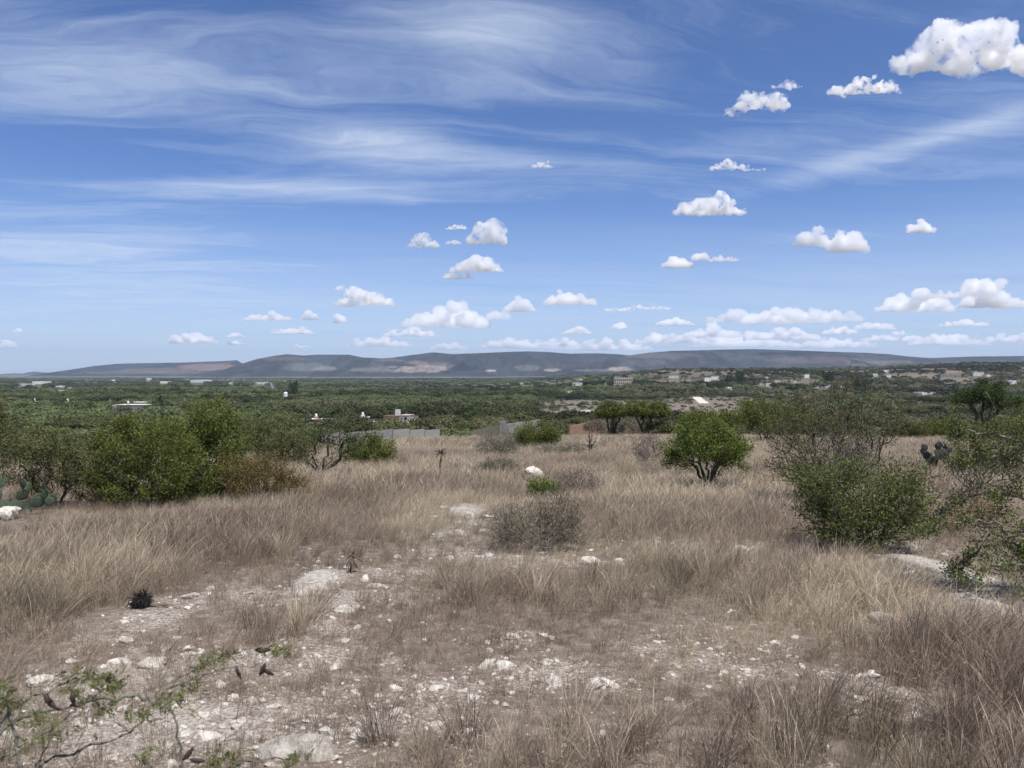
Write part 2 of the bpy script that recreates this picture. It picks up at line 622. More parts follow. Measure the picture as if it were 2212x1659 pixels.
def openness(x, y, z):
    px, py = project(x, y, z)
    v = np.zeros_like(px)
    for cx, cy, wx, wy, a in OPEN:
        q = ((px - cx) / wx) ** 2 + ((py - cy) / wy) ** 2
        v = np.maximum(v, a * np.exp(-q ** 2 * 0.6))
    return v


TRACKS = [  # pale dirt tracks: points in the photograph, width in metres
    ('dirt_track', [(1180, 893), (1210, 892), (1240, 890), (1272, 887), (1268, 893), (1258, 900), (1240, 905), (1252, 909), (1285, 910), (1330, 913), (1372, 917)], 2.6),
    ('dirt_track', [(895, 902), (905, 906), (915, 911), (905, 914), (925, 918), (940, 920)], 7.0),
    ('dirt_track', [(1505, 858), (1512, 864), (1521, 872)], 9.0),
    ('dirt_track', [(1460, 878), (1485, 878), (1502, 877)], 4.0),
    ('dirt_track', [(1525, 889), (1540, 893), (1562, 897), (1600, 896)], 4.0),
    ('dirt_track', [(1000, 812), (1100, 806), (1200, 801)], 12.0),
]
TRACK_W = []
for nm, pts, w in TRACKS:
    P = []
    for a, b in zip(pts[:-1], pts[1:]):
        pa, pb = at(*a), at(*b)
        n = max(2, int((pb - pa).length / 6))
        P += [pa.lerp(pb, i / n) for i in range(n)]
    P.append(at(*pts[-1]))
    TRACK_W.append((nm, P, w))


def near_track(x, y):
    v = np.full_like(x, 1e9)
    for nm, P, w in TRACK_W:
        for p in P[::2]:
            v = np.minimum(v, np.hypot(x - p.x, y - p.y) - w * 0.5)
    return v


# ------------------------------------------------------------------ ground: one sheet out to the horizon
def build_ground():
    az = np.concatenate([np.linspace(-180, -46, 28)[:-1], np.linspace(-46, 46, 380), np.linspace(46, 180, 28)[1:-1]])
    azr = np.radians(az)
    r = np.concatenate([[0.02], np.geomspace(0.5, 2.4, 14)[:-1], np.geomspace(2.4, 15500, 400)])
    R, A = np.meshgrid(r, azr, indexing='ij')
    # rings flattened so that rows run across the view
    c = np.maximum(np.cos(A), 0.55)
    X, Y = R * np.sin(A) / c, R * np.cos(A) / c
    Z = H(X, Y)
    n, mcols = R.shape
    V = np.stack([X.ravel(), Y.ravel(), Z.ravel()], 1)
    i = np.arange(n - 1)[:, None] * mcols
    j = np.arange(mcols)[None, :]
    j2 = (j + 1) % mcols
    F = np.stack([(i + j).ravel(), (i + j2).ravel(), (i + mcols + j2).ravel(), (i + mcols + j).ravel()], 1)
    F = F[:, ::-1]
    x, y, z = V.T
    d = np.maximum(y, 0)
    op = openness(x, y, z) * (d > 110)
    u = x / np.maximum(y, 10)
    wood = np.array([0.060, 0.070, 0.036])
    dirt = np.array([0.215, 0.175, 0.14])
    dry = np.array([0.235, 0.19, 0.14])
    brown = np.array([0.17, 0.135, 0.105])
    farplain = np.array([0.10, 0.105, 0.065])
    g = np.tile(wood, (len(V), 1))
    f = smooth(900, 3000, d)[:, None]
    g = g * (1 - f) + farplain * f
    k = (smooth(.12, .3, u) * smooth(150, 300, d))[:, None] * 0.6
    g = g * (1 - k) + brown * k
    o = op[:, None]
    n2 = fbm(x / 30., y / 30., 5, 4)[:, None]
    dfar = smooth(800, 1400, d)[:, None]
    g = g * (1 - o) + ((dirt * (1 - dfar) + np.array([.20, .158, .12]) * dfar) * (0.75 + 0.5 * n2)) * o
    field = smooth(.5, .64, fbm(x / 380., y / 160., 91, 3)) * smooth(1200, 2200, d)
    g = g * (1 - .55 * field[:, None]) + dry * .55 * field[:, None]
    nearf = 1 - smooth(95, 150, d)
    rk = np.clip(rockiness(x, y), 0, 1)
    me = mk_mesh('ground', V, F, M_GROUND, {'gc': g, 'near': nearf, 'rock': rk}, True)
    return tag(link('ground', me), 'sloping dry ground running down into the wooded valley', kind='structure')


build_ground()

M_TRACK = plain('track_dust', (0.62, 0.56, 0.47), 0.95, 0.1, 0.4)
for nm, P, w in TRACK_W:
    V, F = [], []
    for i, p in enumerate(P):
        a, b = P[max(0, i - 1)], P[min(len(P) - 1, i + 1)]
        t = (b - a); t.z = 0
        t = t.normalized() if t.length > 1e-6 else Vector((1, 0, 0))
        s = Vector((-t.y, t.x, 0)) * (w * (0.5 + 0.25 * (vnoise(i * .7, 3.3, 4) - .5)))
        for q in (p - s, p + s):
            V.append((q.x, q.y, float(H(q.x, q.y)) + 0.22))
    for i in range(len(P) - 1):
        F.append((2 * i, 2 * i + 2, 2 * i + 3, 2 * i + 1))
    tag(link(nm, mk_mesh(nm, V, F, M_TRACK)), 'pale dusty dirt track across the valley floor', kind='structure')

# ------------------------------------------------------------------ hills on the skyline
SKY1 = [(-400, 812), (-60, 814), (40, 815), (90, 807), (150, 799), (200, 791), (250, 786), (300, 784.5), (400, 783), (480, 780), (512, 778), (522, 784), (540, 790), (640, 800), (760, 808)]
SKY2 = [(400, 812), (470, 802), (525, 785), (553, 776), (590, 769), (620, 765), (653, 768), (688, 766), (755, 766), (783, 772), (823, 774), (845, 773), (888, 767), (935, 761), (978, 765), (1028, 763), (1103, 760),
        (1140, 759), (1180, 760), (1230, 764), (1290, 763), (1330, 765), (1365, 768), (1420, 776), (1500, 790), (1560, 802)]
SKY3 = [(1180, 806), (1260, 790), (1330, 773), (1365, 767), (1400, 762), (1450, 758), (1500, 757), (1560, 755), (1620, 754), (1660, 755), (1720, 757), (1800, 760), (1870, 762), (1920, 765), (1960, 770),
        (2010, 773.5), (2050, 772), (2100, 770), (2212, 769), (2500, 772), (2900, 775)]
SKY0 = [(-500, 806), (-100, 806), (0, 808), (30, 806.5), (50, 807), (62, 804), (75, 802.5), (90, 804), (130, 808), (300, 812)]
SCARS = {  # pale and reddish bare ground: photo x, y, half width, half height, colour, amount
    1: [(450, 793, 70, 9, (.34, .21, .155), .8), (340, 800, 90, 6, (.27, .18, .14), .6), (300, 805, 150, 4, (.2, .18, .12), .5)],
    2: [(905, 797, 75, 9, (.40, .32, .25), .85), (830, 798, 80, 7, (.27, .24, .19), .6), (900, 784, 25, 6, (.36, .24, .18), .6), (950, 790, 40, 8, (.3, .25, .19), .5), (660, 793, 60, 10, (.24, .24, .2), .5), (700, 797, 30, 6, (.36, .34, .28), .5),
        (1195, 800, 22, 4, (.45, .36, .28), .8), (1060, 801, 14, 3, (.5, .46, .4), .9), (1140, 795, 30, 8, (.26, .22, .19), .5), (620, 775, 60, 5, (.17, .16, .11), .5), (840, 778, 40, 3, (.3, .22, .16), .5)],
    3: [(1340, 797, 34, 5, (.46, .37, .28), .85), (1300, 800, 60, 3, (.35, .3, .25), .5), (1420, 768, 90, 7, (.19, .17, .13), .6), (1390, 785, 60, 8, (.17, .16, .13), .4), (1770, 778, 120, 8, (.2, .15, .12), .5), (1870, 785, 60, 6, (.26, .2, .16), .5), (1930, 782, 50, 4, (.3, .24, .19), .5),
        (2100, 785, 120, 5, (.16, .14, .11), .4)],
    0: [],
}


def build_hill(k, sky, dist, foot, label, base=(0.036, 0.039, 0.036)):
    sx = np.array([p[0] for p in sky], float); sy = np.array([p[1] for p in sky], float)
    px = np.arange(sx[0], sx[-1], 2.5)
    top = np.interp(px, sx, sy)
    top = top - 0.5 * (fbm(px / 9., px * 0 + k, 60 + k, 3) - .5)
    rows = 64
    t = np.concatenate([np.linspace(0, 1, rows), [1.04, 1.12, 1.25]])
    U = (px - 1106) / FPX
    T, UU = np.meshgrid(t, U, indexing='ij')
    TOP = np.broadcast_to(top, T.shape)
    PX = np.broadcast_to(px, T.shape)
    D = foot + (dist - foot) * T + 500 * (fbm(PX / 160., T * 0 + 2., 12 + k, 3) - .5) * T
    X = UU * D
    zr = (HORIZON - TOP) / FPX * (foot + (dist - foot))
    z0 = np.interp(foot, DV, ZV) - 12
    prof = np.where(T <= 1, 0.15 * T + 0.85 * smooth(0.05, 1.0, T) ** 1.05, 1 - (T - 1) * 2.2)
    ravine = (1 - np.abs(2 * fbm(X / 420. + 0.3 * T, D / 2600., 70 + k, 5) - 1)) - .6
    rav2 = np.abs(2 * fbm(X / 150., D / 900., 170 + k, 4) - 1) - .35
    Z = z0 + (zr - z0) * prof + (ravine * 150 - 55 * rav2) * np.clip(np.sin(np.pi * np.clip(T, 0, 1)) ** 1.0, 0, 1)
    # keep the crest where it is seen: scale back for the wavering distance
    Z = np.where(T > 0.9, Z * (D / (foot + (dist - foot) * T)), Z)
    cap = (HORIZON - TOP) / FPX * D
    Z = np.minimum(Z, np.where(T < 1, cap - 2.0 * (1 - T), cap))
    V = np.stack([X.ravel(), D.ravel(), Z.ravel()], 1)
    n, mcols = T.shape
    i = np.arange(n - 1)[:, None] * mcols; j = np.arange(mcols - 1)[None, :]
    F = np.stack([(i + j).ravel(), (i + j + 1).ravel(), (i + mcols + j + 1).ravel(), (i + mcols + j).ravel()], 1)
    qx, qy = project(V[:, 0], V[:, 1], V[:, 2])
    g = np.tile(np.array(base), (len(V), 1))
    g = g * (0.8 + 0.5 * fbm(V[:, 0] / 300., V[:, 1] / 300., 5)[:, None])
    g = g * (1.0 - .55 * np.clip(ravine.ravel() * 1.6, -.5, .6) + .5 * np.clip(rav2.ravel(), -.3, .5))[:, None]        # ravine shading put into the scrub colour; the frontal sun leaves the relief flat
    for cx, cy, wx, wy, c, a in SCARS[k]:
        q = ((qx - cx) / wx) ** 2 + ((qy - cy) / wy) ** 2
        w = .72 * a * smooth(0.34, 0.52, np.exp(-q) * (0.45 + 1.0 * fbm(V[:, 0] / 70., V[:, 2] / 18., 8 + k, 5)))
        g = g * (1 - w[:, None]) + np.array(c) * w[:, None]
    me = mk_mesh('hill', V, F, M_HILL, {'gc': g}, True)
    return tag(link('hill', me), label, kind='structure')


build_hill(0, SKY0, 14200, 13200, 'faint blue hills beyond the plain at the left edge')
build_hill(1, SKY1, 10800, 8400, 'long flat-topped mesa at the left of the skyline')
build_hill(2, SKY2, 9600, 7400, 'rounded ridge of scrub hills with pale quarry scars')
build_hill(3, SKY3, 8800, 6600, 'broad plateau ridge along the right of the skyline')

# ------------------------------------------------------------------ haze: the air between here and the hills
def build_haze():
    m = bpy.data.materials.new('haze_air')
    m.use_nodes = True
    t = NT(m.node_tree); t.n.clear()
    out = t.node('ShaderNodeOutputMaterial')
    pv = t.node('ShaderNodeVolumePrincipled')
    pv.inputs['Color'].default_value = (0.64, 0.77, 1.0, 1)
    pv.inputs['Density'].default_value = HAZE_DENSITY
    pv.inputs['Anisotropy'].default_value = 0.2
    t.l.new(pv.outputs[0], out.inputs['Volume'])
    mb = MB().box(-23000, 23000, -16500, 16500, -110, 420)
    o = mb.build('haze', m)
    tag(o, 'thin bluish haze hanging over the whole valley', kind='stuff')


HAZE_DENSITY = 4.3e-5
build_haze()

# ------------------------------------------------------------------ clouds
TET = np.array([(1, 1, 1), (1, -1, -1), (-1, 1, -1), (-1, -1, 1)], float) / math.sqrt(3)
TETF = np.array([(0, 1, 2), (0, 3, 1), (0, 2, 3), (1, 3, 2)])


def rand_rot(n, rng):
    q = rng.normal(size=(n, 4)); q /= np.linalg.norm(q, axis=1)[:, None]
    w, x, y, z = q.T
    return np.stack([np.stack([1 - 2 * (y * y + z * z), 2 * (x * y - z * w), 2 * (x * z + y * w)], 1),
                     np.stack([2 * (x * y + z * w), 1 - 2 * (x * x + z * z), 2 * (y * z - x * w)], 1),
                     np.stack([2 * (x * z - y * w), 2 * (y * z + x * w), 1 - 2 * (x * x + y * y)], 1)], 1)


def n3(P, s, seed):
    """cheap 3-D noise"""
    x, y, z = P.T / s
    return (fbm(x + 0.37 * z, y - 0.41 * z, seed, 4) + fbm(x * .8 - y * .5, z + 0.3 * y, seed + 7, 4)) / 2


def ico():
    import bmesh
    bm = bmesh.new(); bmesh.ops.create_icosphere(bm, subdivisions=2, radius=1.0)
    V = np.array([v.co[:] for v in bm.verts]); F = np.array([[v.index for v in f.verts] for f in bm.faces])
    bm.free()
    return V, F


ICOV, ICOF = ico()


def cloud_mat(dens, torn=0.0):
    m = bpy.data.materials.new('cloud_vapour')
    m.use_nodes = True
    t = NT(m.node_tree); t.n.clear()
    out = t.node('ShaderNodeOutputMaterial')
    pv = t.node('ShaderNodeVolumePrincipled')
    pv.inputs['Color'].default_value = (1, 1, 1, 1)
    pv.inputs['Density'].default_value = dens
    pv.inputs['Anisotropy'].default_value = 0.35
    if torn:                 # shredded vapour instead of an even heap
        co = objco(t)
        n = t.noise(co, 2.7 / torn, 5, 0.60, 0.7)
        t.l.new(t.math('MULTIPLY', t.remap(n, 0.42, 0.64), dens * 2.6), pv.inputs['Density'])
    t.l.new(pv.outputs[0], out.inputs['Volume'])
    return m


def build_cloud(idx, boxes, label, wisp=0.0):
    """boxes: (centre x, base y, width, height) in the photograph; a heap of vapour at the height where such clouds float"""
    rng = np.random.default_rng(300 + idx)
    x0, yb = boxes[0][0], boxes[0][1]
    el = max((HORIZON - yb) / FPX, 0.02)
    dist = min(1250.0 / el, 42000.0)
    s = dist / FPX
    px1 = s * 2.16           # one picture element of the finished picture
    VS, FS, nv = [], [], 0
    hh = max(b[3] for b in boxes) * s
    for cx, by, w, h in boxes:
        w_, h_ = w * s * 1.05, h * s * (1.12 if wisp < .3 else 1.0)
        dep = min(w_, 3.0 * h_) * 0.6
        nl = int(10 + w / 7 + h / 10)
        lx = np.linspace(-.5, .5, nl) + rng.normal(0, .05, nl)
        lx = np.clip(lx, -.5, .5)
        env = np.sqrt(np.clip(1 - (2 * lx) ** 2, 0.02, 1)) * (0.5 + 0.5 * rng.random(nl))
        lr = h_ * (0.15 + 0.25 * rng.random(nl)) * (0.5 + 0.5 * env)
        lr = np.clip(lr, px1 * .9, w_ * .25)
        lz = lr * .5 + np.maximum(0, env * h_ - 1.4 * lr) * rng.random(nl) ** 0.7
        lxm = lx * (w_ - 1.2 * lr); lym = rng.uniform(-.5, .5, nl) * dep * env
        # a row of lobes along the base holds the heap together
        nb = max(3, int(w_ / h_ * 3))
        bx_ = np.linspace(-.42, .42, nb); br = h_ * .24 * np.sqrt(1 - (2 * bx_) ** 2 * .9) * rng.uniform(.8, 1.2, nb)
        lxm = np.concatenate([lxm, bx_ * w_]); lym = np.concatenate([lym, bx_ * 0]); lz = np.concatenate([lz, br * .7]); lr = np.concatenate([lr, br])
        for a in range(len(lr)):
            P = ICOV * lr[a] * np.array([1.15, 1.1, 0.9]) + np.array([lxm[a], lym[a], lz[a]])
            low = P[:, 2] < 0
            P[low, 2] *= 0.3
            P += np.array([(cx - x0) * s, 0, (yb - by) * s])
            VS.append(P); FS.append(ICOF + nv); nv += len(P)
    me = mk_mesh('cloud', np.concatenate(VS), np.concatenate(FS))
    tmp = bpy.data.objects.new('cloud_form', me)
    COL.objects.link(tmp)
    md = tmp.modifiers.new('join', 'REMESH'); md.mode = 'VOXEL'; md.voxel_size = px1 * 1.0
    dg = bpy.context.evaluated_depsgraph_get()
    m2 = bpy.data.meshes.new_from_object(tmp.evaluated_get(dg))
    COL.objects.unlink(tmp); bpy.data.objects.remove(tmp); bpy.data.meshes.remove(me)
    n = len(m2.vertices)
    co = np.empty(n * 3, np.float32); m2.vertices.foreach_get('co', co); co = co.reshape(-1, 3)
    no = np.empty(n * 3, np.float32); m2.vertex_normals.foreach_get('vector', no); no = no.reshape(-1, 3)
    n1 = n3(co + 77. * idx, hh * .33, 40 + idx) - .5
    n2 = n3(co + 31. * idx, hh * .11, 60 + idx) - .5
    n4 = n3(co + 11. * idx, hh * .045, 80 + idx) - .5
    amp = hh * (0.18 + .30 * wisp) * n1 + hh * (.15 + .14 * wisp) * n2 + hh * .08 * n4 - hh * .01
    amp = amp * np.where(no[:, 2] < -.6, .4 + .6 * wisp, 1.0)
    co = co + no * amp[:, None] * 1.5
    m2.vertices.foreach_set('co', co.astype(np.float32).ravel())
    m2.update()
    m2.polygons.foreach_set('use_smooth', np.ones(len(m2.polygons), bool))
    m2.name = 'cloud'
    m2.materials.clear(); m2.materials.append(cloud_mat((5.5 - 3.0 * wisp) / hh, hh if wisp > .12 else 0.0))
    r = ray(x0, yb)
    o = link('cloud', m2, None, r * (dist / r[1]))
    return tag(o, label, 'cloud', 'white cumulus clouds over the valley')


CLOUDS = [
    ([(2085, 150, 270, 105), (2060, 110, 150, 95), (2150, 158, 120, 50)], 'largest bright white cloud in the top right corner of the sky', .35),
    ([(1640, 236, 110, 50), (1700, 190, 60, 18), (1580, 250, 40, 22)], 'ragged white cloud with torn edges left of the lens-shaped one', .75),
    ([(1870, 202, 150, 40)], 'smooth lens-shaped white cloud just below the largest cloud', .3),
    ([(1532, 464, 145, 52)], 'plump white cloud alone in the blue above the three-puff chain', .15),
    ([(1755, 532, 70, 48), (1830, 545, 90, 55)], 'two-lobed white cloud at mid height on the right', .1),
    ([(1990, 503, 60, 30)], 'small oval white cloud between the two-lobed cloud and the right edge', .1),
    ([(1464, 578, 68, 30), (1512, 563, 36, 24), (1564, 565, 62, 16)], 'chain of three white puffs joined side by side', .05),
    ([(1572, 366, 70, 26), (1620, 368, 60, 10)], 'torn wisp of white cloud below the ragged cloud', .9),
    ([(1172, 362, 50, 18)], 'tiny lone wisp of white cloud high in the middle', .9),
    ([(1052, 528, 78, 62)], 'upright fluffy white cloud in the middle of the sky', .2),
    ([(915, 536, 60, 38)], 'torn white tuft left of the upright fluffy cloud', .8),
    ([(987, 496, 46, 15), (980, 527, 34, 12)], 'two thin shreds of cloud between the torn tuft and the upright cloud', .6),
    ([(1030, 588, 110, 40), (992, 603, 70, 20)], 'double-decked white cloud under the upright fluffy cloud', .15),
    ([(788, 660, 125, 42), (735, 628, 30, 13)], 'peaked white cloud with a small puff at its upper left', .25),
    ([(580, 692, 96, 26)], 'long low white cloud above the small left-hand puffs', .1),
    ([(670, 691, 34, 22)], 'small round puff right of the long low cloud', .1),
    ([(733, 698, 32, 24)], 'small round puff below the peaked white cloud', .1),
    ([(965, 708, 175, 55), (1075, 690, 56, 25)], 'broad heaped white cloud above the middle of the hills', .05),
    ([(1122, 673, 62, 33)], 'small domed cloud right of the broad heaped cloud', .05),
    ([(1232, 660, 106, 38)], 'neat domed white cloud with a flat base right of centre', .05),
    ([(1330, 673, 60, 14), (1400, 669, 110, 16)], 'thin flat streak of cloud beside the neat domed cloud', .3),
    ([(1460, 703, 84, 22)], 'small heaped cloud at the left end of the long cloud bank', .05),
    ([(1600, 697, 150, 32), (1700, 699, 180, 50), (1800, 694, 130, 30)], 'long heaped cloud bank above the right-hand hills', .05),
    ([(1975, 673, 165, 45)], 'heaped cloud between the long bank and the right-edge clouds', .05),
    ([(2120, 640, 95, 50), (2150, 665, 170, 42), (2050, 645, 110, 24)], 'tall double cloud against the right edge of the sky', .05),
    ([(1245, 722, 60, 19)], 'little cloud below the neat domed cloud', .05),
    ([(1340, 712, 34, 20)], 'tiny puff right of the little cloud under the domed one', .05),
    ([(415, 742, 112, 26)], 'low flat cloud above the long mesa', .05),
    ([(508, 729, 36, 14), (508, 745, 44, 13)], 'pair of tiny clouds one above the other over the mesa end', .05),
    ([(632, 722, 90, 22)], 'low oval cloud left of the peaked cloud, close to the hills', .05),
    ([(12, 752, 50, 22)], 'small cloud cut off by the left edge near the horizon', .05),
    ([(38, 718, 22, 11)], 'speck of cloud close to the left edge', .1),
    ([(890, 727, 120, 24)], 'faint flat cloud under the broad heaped cloud', .05),
    ([(815, 749, 140, 24)], 'faint low cloud over the central hill saddle', .05),
    ([(968, 756, 80, 22)], 'low cloud resting on the central hilltop', .05),
    ([(1115, 753, 175, 28)], 'white cloud lying along the hilltop in the middle', .05),
    ([(1310, 757, 190, 30)], 'pale cloud bank touching the hills right of centre', .05),
    ([(1450, 742, 150, 30)], 'pale heaped cloud below the small heaped cloud', .05),
    ([(1610, 750, 220, 40)], 'hazy cloud bank below the long cloud bank', .05),
    ([(1815, 722, 80, 20)], 'flat little cloud under the right end of the long bank', .05),
    ([(1800, 752, 190, 26)], 'hazy low cloud resting on the plateau ridge', .05),
    ([(1940, 737, 150, 24)], 'hazy flat cloud under the heaped right-hand cloud', .05),
    ([(2080, 705, 110, 18)], 'thin flat cloud below the tall double cloud', .1),
    ([(2180, 739, 90, 26)], 'low cloud near the horizon at the right edge', .05),
    ([(1540, 728, 120, 34)], 'hazy heap under the left half of the long cloud bank', .05),
    ([(1700, 735, 160, 30)], 'hazy heap under the middle of the long cloud bank', .05),
    ([(2050, 745, 170, 30)], 'hazy low cloud right of the plateau ridge', .05),
    ([(1210, 748, 90, 22)], 'pale low cloud joining the hilltop clouds', .05),
    ([(1890, 712, 90, 24)], 'small heap right of the long cloud bank', .05),
    ([(650, 752, 44, 10)], 'faint sliver of cloud above the rounded hill', .05),
]
for i, (bx, lab, wi) in enumerate(CLOUDS):
    build_cloud(i, bx, lab, wi)
#@@PART3@@

# ------------------------------------------------------------------ growing plants
def skeleton(points, base, bf=0.45, init=None):
    """joins scattered twig ends to a root so that branches come out as on a grown shrub"""
    P = [np.asarray(base, float)]; par = [-1]; path = [0.0]
    for line in (init or []):                    # stems that are already there
        prev = 0
        for q in line:
            P.append(np.asarray(q, float)); par.append(prev); path.append(path[prev] + np.linalg.norm(P[-1] - P[prev])); prev = len(P) - 1
    k0 = len(P)
    P = np.vstack([np.array(P), points])
    n = len(P)
    par = np.concatenate([np.array(par), np.full(n - k0, -1)]).astype(int); path = np.concatenate([np.array(path), np.zeros(n - k0)])
    done = np.zeros(n, bool); done[:k0] = True
    bcost = np.full(n, np.inf); bpar = np.zeros(n, int)

    def relax(i):
        c = np.linalg.norm(P - P[i], axis=1)
        c = c + bf * (path[i] + c)
        m = (~done) & (c < bcost)
        bcost[m] = c[m]; bpar[m] = i
    for i in range(k0): relax(i)
    for _ in range(n - k0):
        i = int(np.argmin(bcost))
        par[i] = bpar[i]
        path[i] = path[par[i]] + np.linalg.norm(P[i] - P[par[i]])
        done[i] = True
        bcost[i] = np.inf
        relax(i)
    return P, par


def refine(P, par, step, wob, rng):
    """cut long shoots into crooked pieces"""
    Q = [p for p in P]; pp = list(par)
    for i in range(1, len(P)):
        a = P[par[i]]; b = P[i]
        L = np.linalg.norm(b - a)
        k = int(L / step)
        if k < 1: continue
        prev = par[i]
        for j in range(1, k + 1):
            t = j / (k + 1)
            q = a + (b - a) * t + rng.normal(size=3) * wob * L * math.sin(math.pi * t) * .5 + np.array([0, 0, .06 * L * math.sin(math.pi * t)])
            Q.append(q); pp.append(prev); prev = len(Q) - 1
        pp[i] = prev
    return np.array(Q), np.array(pp)


def order(par):
    n = len(par)
    kids = [[] for _ in range(n)]
    for i in range(1, n): kids[par[i]].append(i)
    o = [0]
    for i in o: o.extend(kids[i])
    return o, kids


def radii(P, par, twig, power, rmax):
    o, kids = order(par)
    tips = np.zeros(len(P))
    for i in reversed(o):
        tips[i] = sum(tips[k] for k in kids[i]) if kids[i] else 1.0
    return np.minimum(twig * tips ** power, rmax), tips, o, kids


def tubes(P, par, R, o, kids, thick_sides=6, thin_sides=3, thin=0.012):
    n = len(P)
    D = np.zeros((n, 3))
    for i in range(n):
        a = P[i] - P[par[i]] if par[i] >= 0 else np.array([0, 0, 1.0])
        a = a / (np.linalg.norm(a) + 1e-9)
        if kids[i]:
            k = max(kids[i], key=lambda q: R[q])
            b = P[k] - P[i]; b = b / (np.linalg.norm(b) + 1e-9)
            a = a + b
        D[i] = a / (np.linalg.norm(a) + 1e-9)
    V, F = [], []
    nv = 0
    for i in range(1, n):
        p = par[i]
        main = max(kids[p], key=lambda q: R[q]) == i
        r0 = R[p] if main else min(R[p], R[i] * 1.25)
        r1 = R[i] if kids[i] else R[i] * .35
        k = thick_sides if R[i] > thin else thin_sides
        ang = np.arange(k) * 2 * math.pi / k
        for c, d, r in ((P[p], D[p], r0), (P[i], D[i], r1)):
            h = np.array([1.0, .3, .2]) if abs(d[0]) < .8 else np.array([.1, 1., .3])
            a = np.cross(d, h); a /= np.linalg.norm(a); b = np.cross(d, a)
            V.append(c + r * (np.cos(ang)[:, None] * a + np.sin(ang)[:, None] * b))
        for j in range(k):
            j2 = (j + 1) % k
            F.append((nv + j, nv + j2, nv + k + j2, nv + k + j))
        nv += 2 * k
    return np.concatenate(V), np.array(F)


def leaf_quads(C, Dr, L, W, rng, curl=0.0):
    """elongated four-cornered leaves at C pointing along Dr"""
    n = len(C)
    Dr = Dr / (np.linalg.norm(Dr, axis=1)[:, None] + 1e-9)
    side = np.cross(Dr, rng.normal(size=(n, 3)))
    side /= np.linalg.norm(side, axis=1)[:, None] + 1e-9
    L = np.broadcast_to(np.asarray(L, float), (n,))[:, None]; W = np.broadcast_to(np.asarray(W, float), (n,))[:, None]
    nrm = np.cross(Dr, side)
    a = C; b = C + Dr * L * .45 + side * W * .5 + nrm * curl * L; c = C + Dr * L; d = C + Dr * L * .45 - side * W * .5 + nrm * curl * L
    V = np.stack([a, b, c, d], 1).reshape(-1, 3)
    F = np.arange(4 * n).reshape(-1, 4)
    lv = np.repeat(np.clip(rng.normal(.5, .25, n), 0, 1), 4)
    return V, F, lv


def leaves_on(P, par, tips, n, spread, L, W, rng, maxtips=5, up=.25, clump=0.0):
    idx = np.array([i for i in range(1, len(P)) if tips[i] <= maxtips])
    ln = np.linalg.norm(P[idx] - P[par[idx]], axis=1) + .02
    if clump:
        ln = ln * (0.15 + rng.random(len(idx)) ** (1 + 3 * clump))
    pick = rng.choice(idx, n, p=ln / ln.sum())
    t = rng.random(n)[:, None]
    C = P[par[pick]] * (1 - t) + P[pick] * t + np.clip(rng.normal(size=(n, 3)), -2, 2) * spread
    tw = P[pick] - P[par[pick]]; tw /= np.linalg.norm(tw, axis=1)[:, None] + 1e-9
    Dr = tw * .5 + rng.normal(size=(n, 3)) * .8 + np.array([0, 0, up])
    V, F, lv = leaf_quads(C, Dr, L * rng.uniform(.55, 1.35, n), W * rng.uniform(.7, 1.3, n), rng)
    tone = rng.random(len(P))                    # whole sprays are lighter or duller than their neighbours
    tone = (tone + tone[par] + tone[par[par]]) / 3
    return V, F, np.clip(.45 * lv + np.repeat(1.9 * (tone[pick] - .5) + .28, 4), 0, 1)


def crown_points(ells, n, rng, shell=.5, flat=0.0):
    """points inside a set of ellipsoids (cx, cy, cz, rx, ry, rz), more of them towards the outside"""
    vol = np.array([e[3] * e[4] * e[5] for e in ells]) ** .75
    out = []
    cnt = rng.multinomial(n, vol / vol.sum())
    for e, k in zip(ells, cnt):
        d = rng.normal(size=(k, 3)); d /= np.linalg.norm(d, axis=1)[:, None]
        r = rng.random(k) ** (1 / (3 + 4 * shell))
        p = d * r[:, None]
        if flat: p[:, 2] = np.where(p[:, 2] < 0, p[:, 2] * (1 - flat), p[:, 2])
        out.append(np.array(e[:3]) + p * np.array(e[3:]))
    return np.concatenate(out)


M_BARK = bark_mat('dark_bark', (0.055, 0.045, 0.038), (0.11, 0.095, 0.08))
M_BARK_GREY = bark_mat('grey_bark', (0.13, 0.115, 0.10), (0.24, 0.215, 0.19))
M_BARK_PALE = bark_mat('pale_bark', (0.22, 0.195, 0.165), (0.36, 0.32, 0.27))
M_BARK_RED = bark_mat('reddish_bark', (0.13, 0.075, 0.045), (0.21, 0.13, 0.08))
LEAF = {
    'green': leaf_mat('leaf_green', (0.066, 0.086, 0.022), (0.19, 0.208, 0.060)),
    'bright': leaf_mat('leaf_bright_green', (0.072, 0.112, 0.024), (0.175, 0.225, 0.055)),
    'olive': leaf_mat('leaf_olive', (0.070, 0.076, 0.032), (0.175, 0.175, 0.075)),
    'grey': leaf_mat('leaf_grey_green', (0.105, 0.105, 0.070), (0.205, 0.20, 0.135)),
    'dark': leaf_mat('leaf_dark_green', (0.040, 0.062, 0.022), (0.095, 0.125, 0.046)),
    'rust': leaf_mat('leaf_rusty', (0.14, 0.085, 0.035), (0.22, 0.16, 0.06)),
    'dry': leaf_mat('leaf_dry_brown', (0.14, 0.11, 0.085), (0.26, 0.215, 0.165)),
}
PLANTS = 0


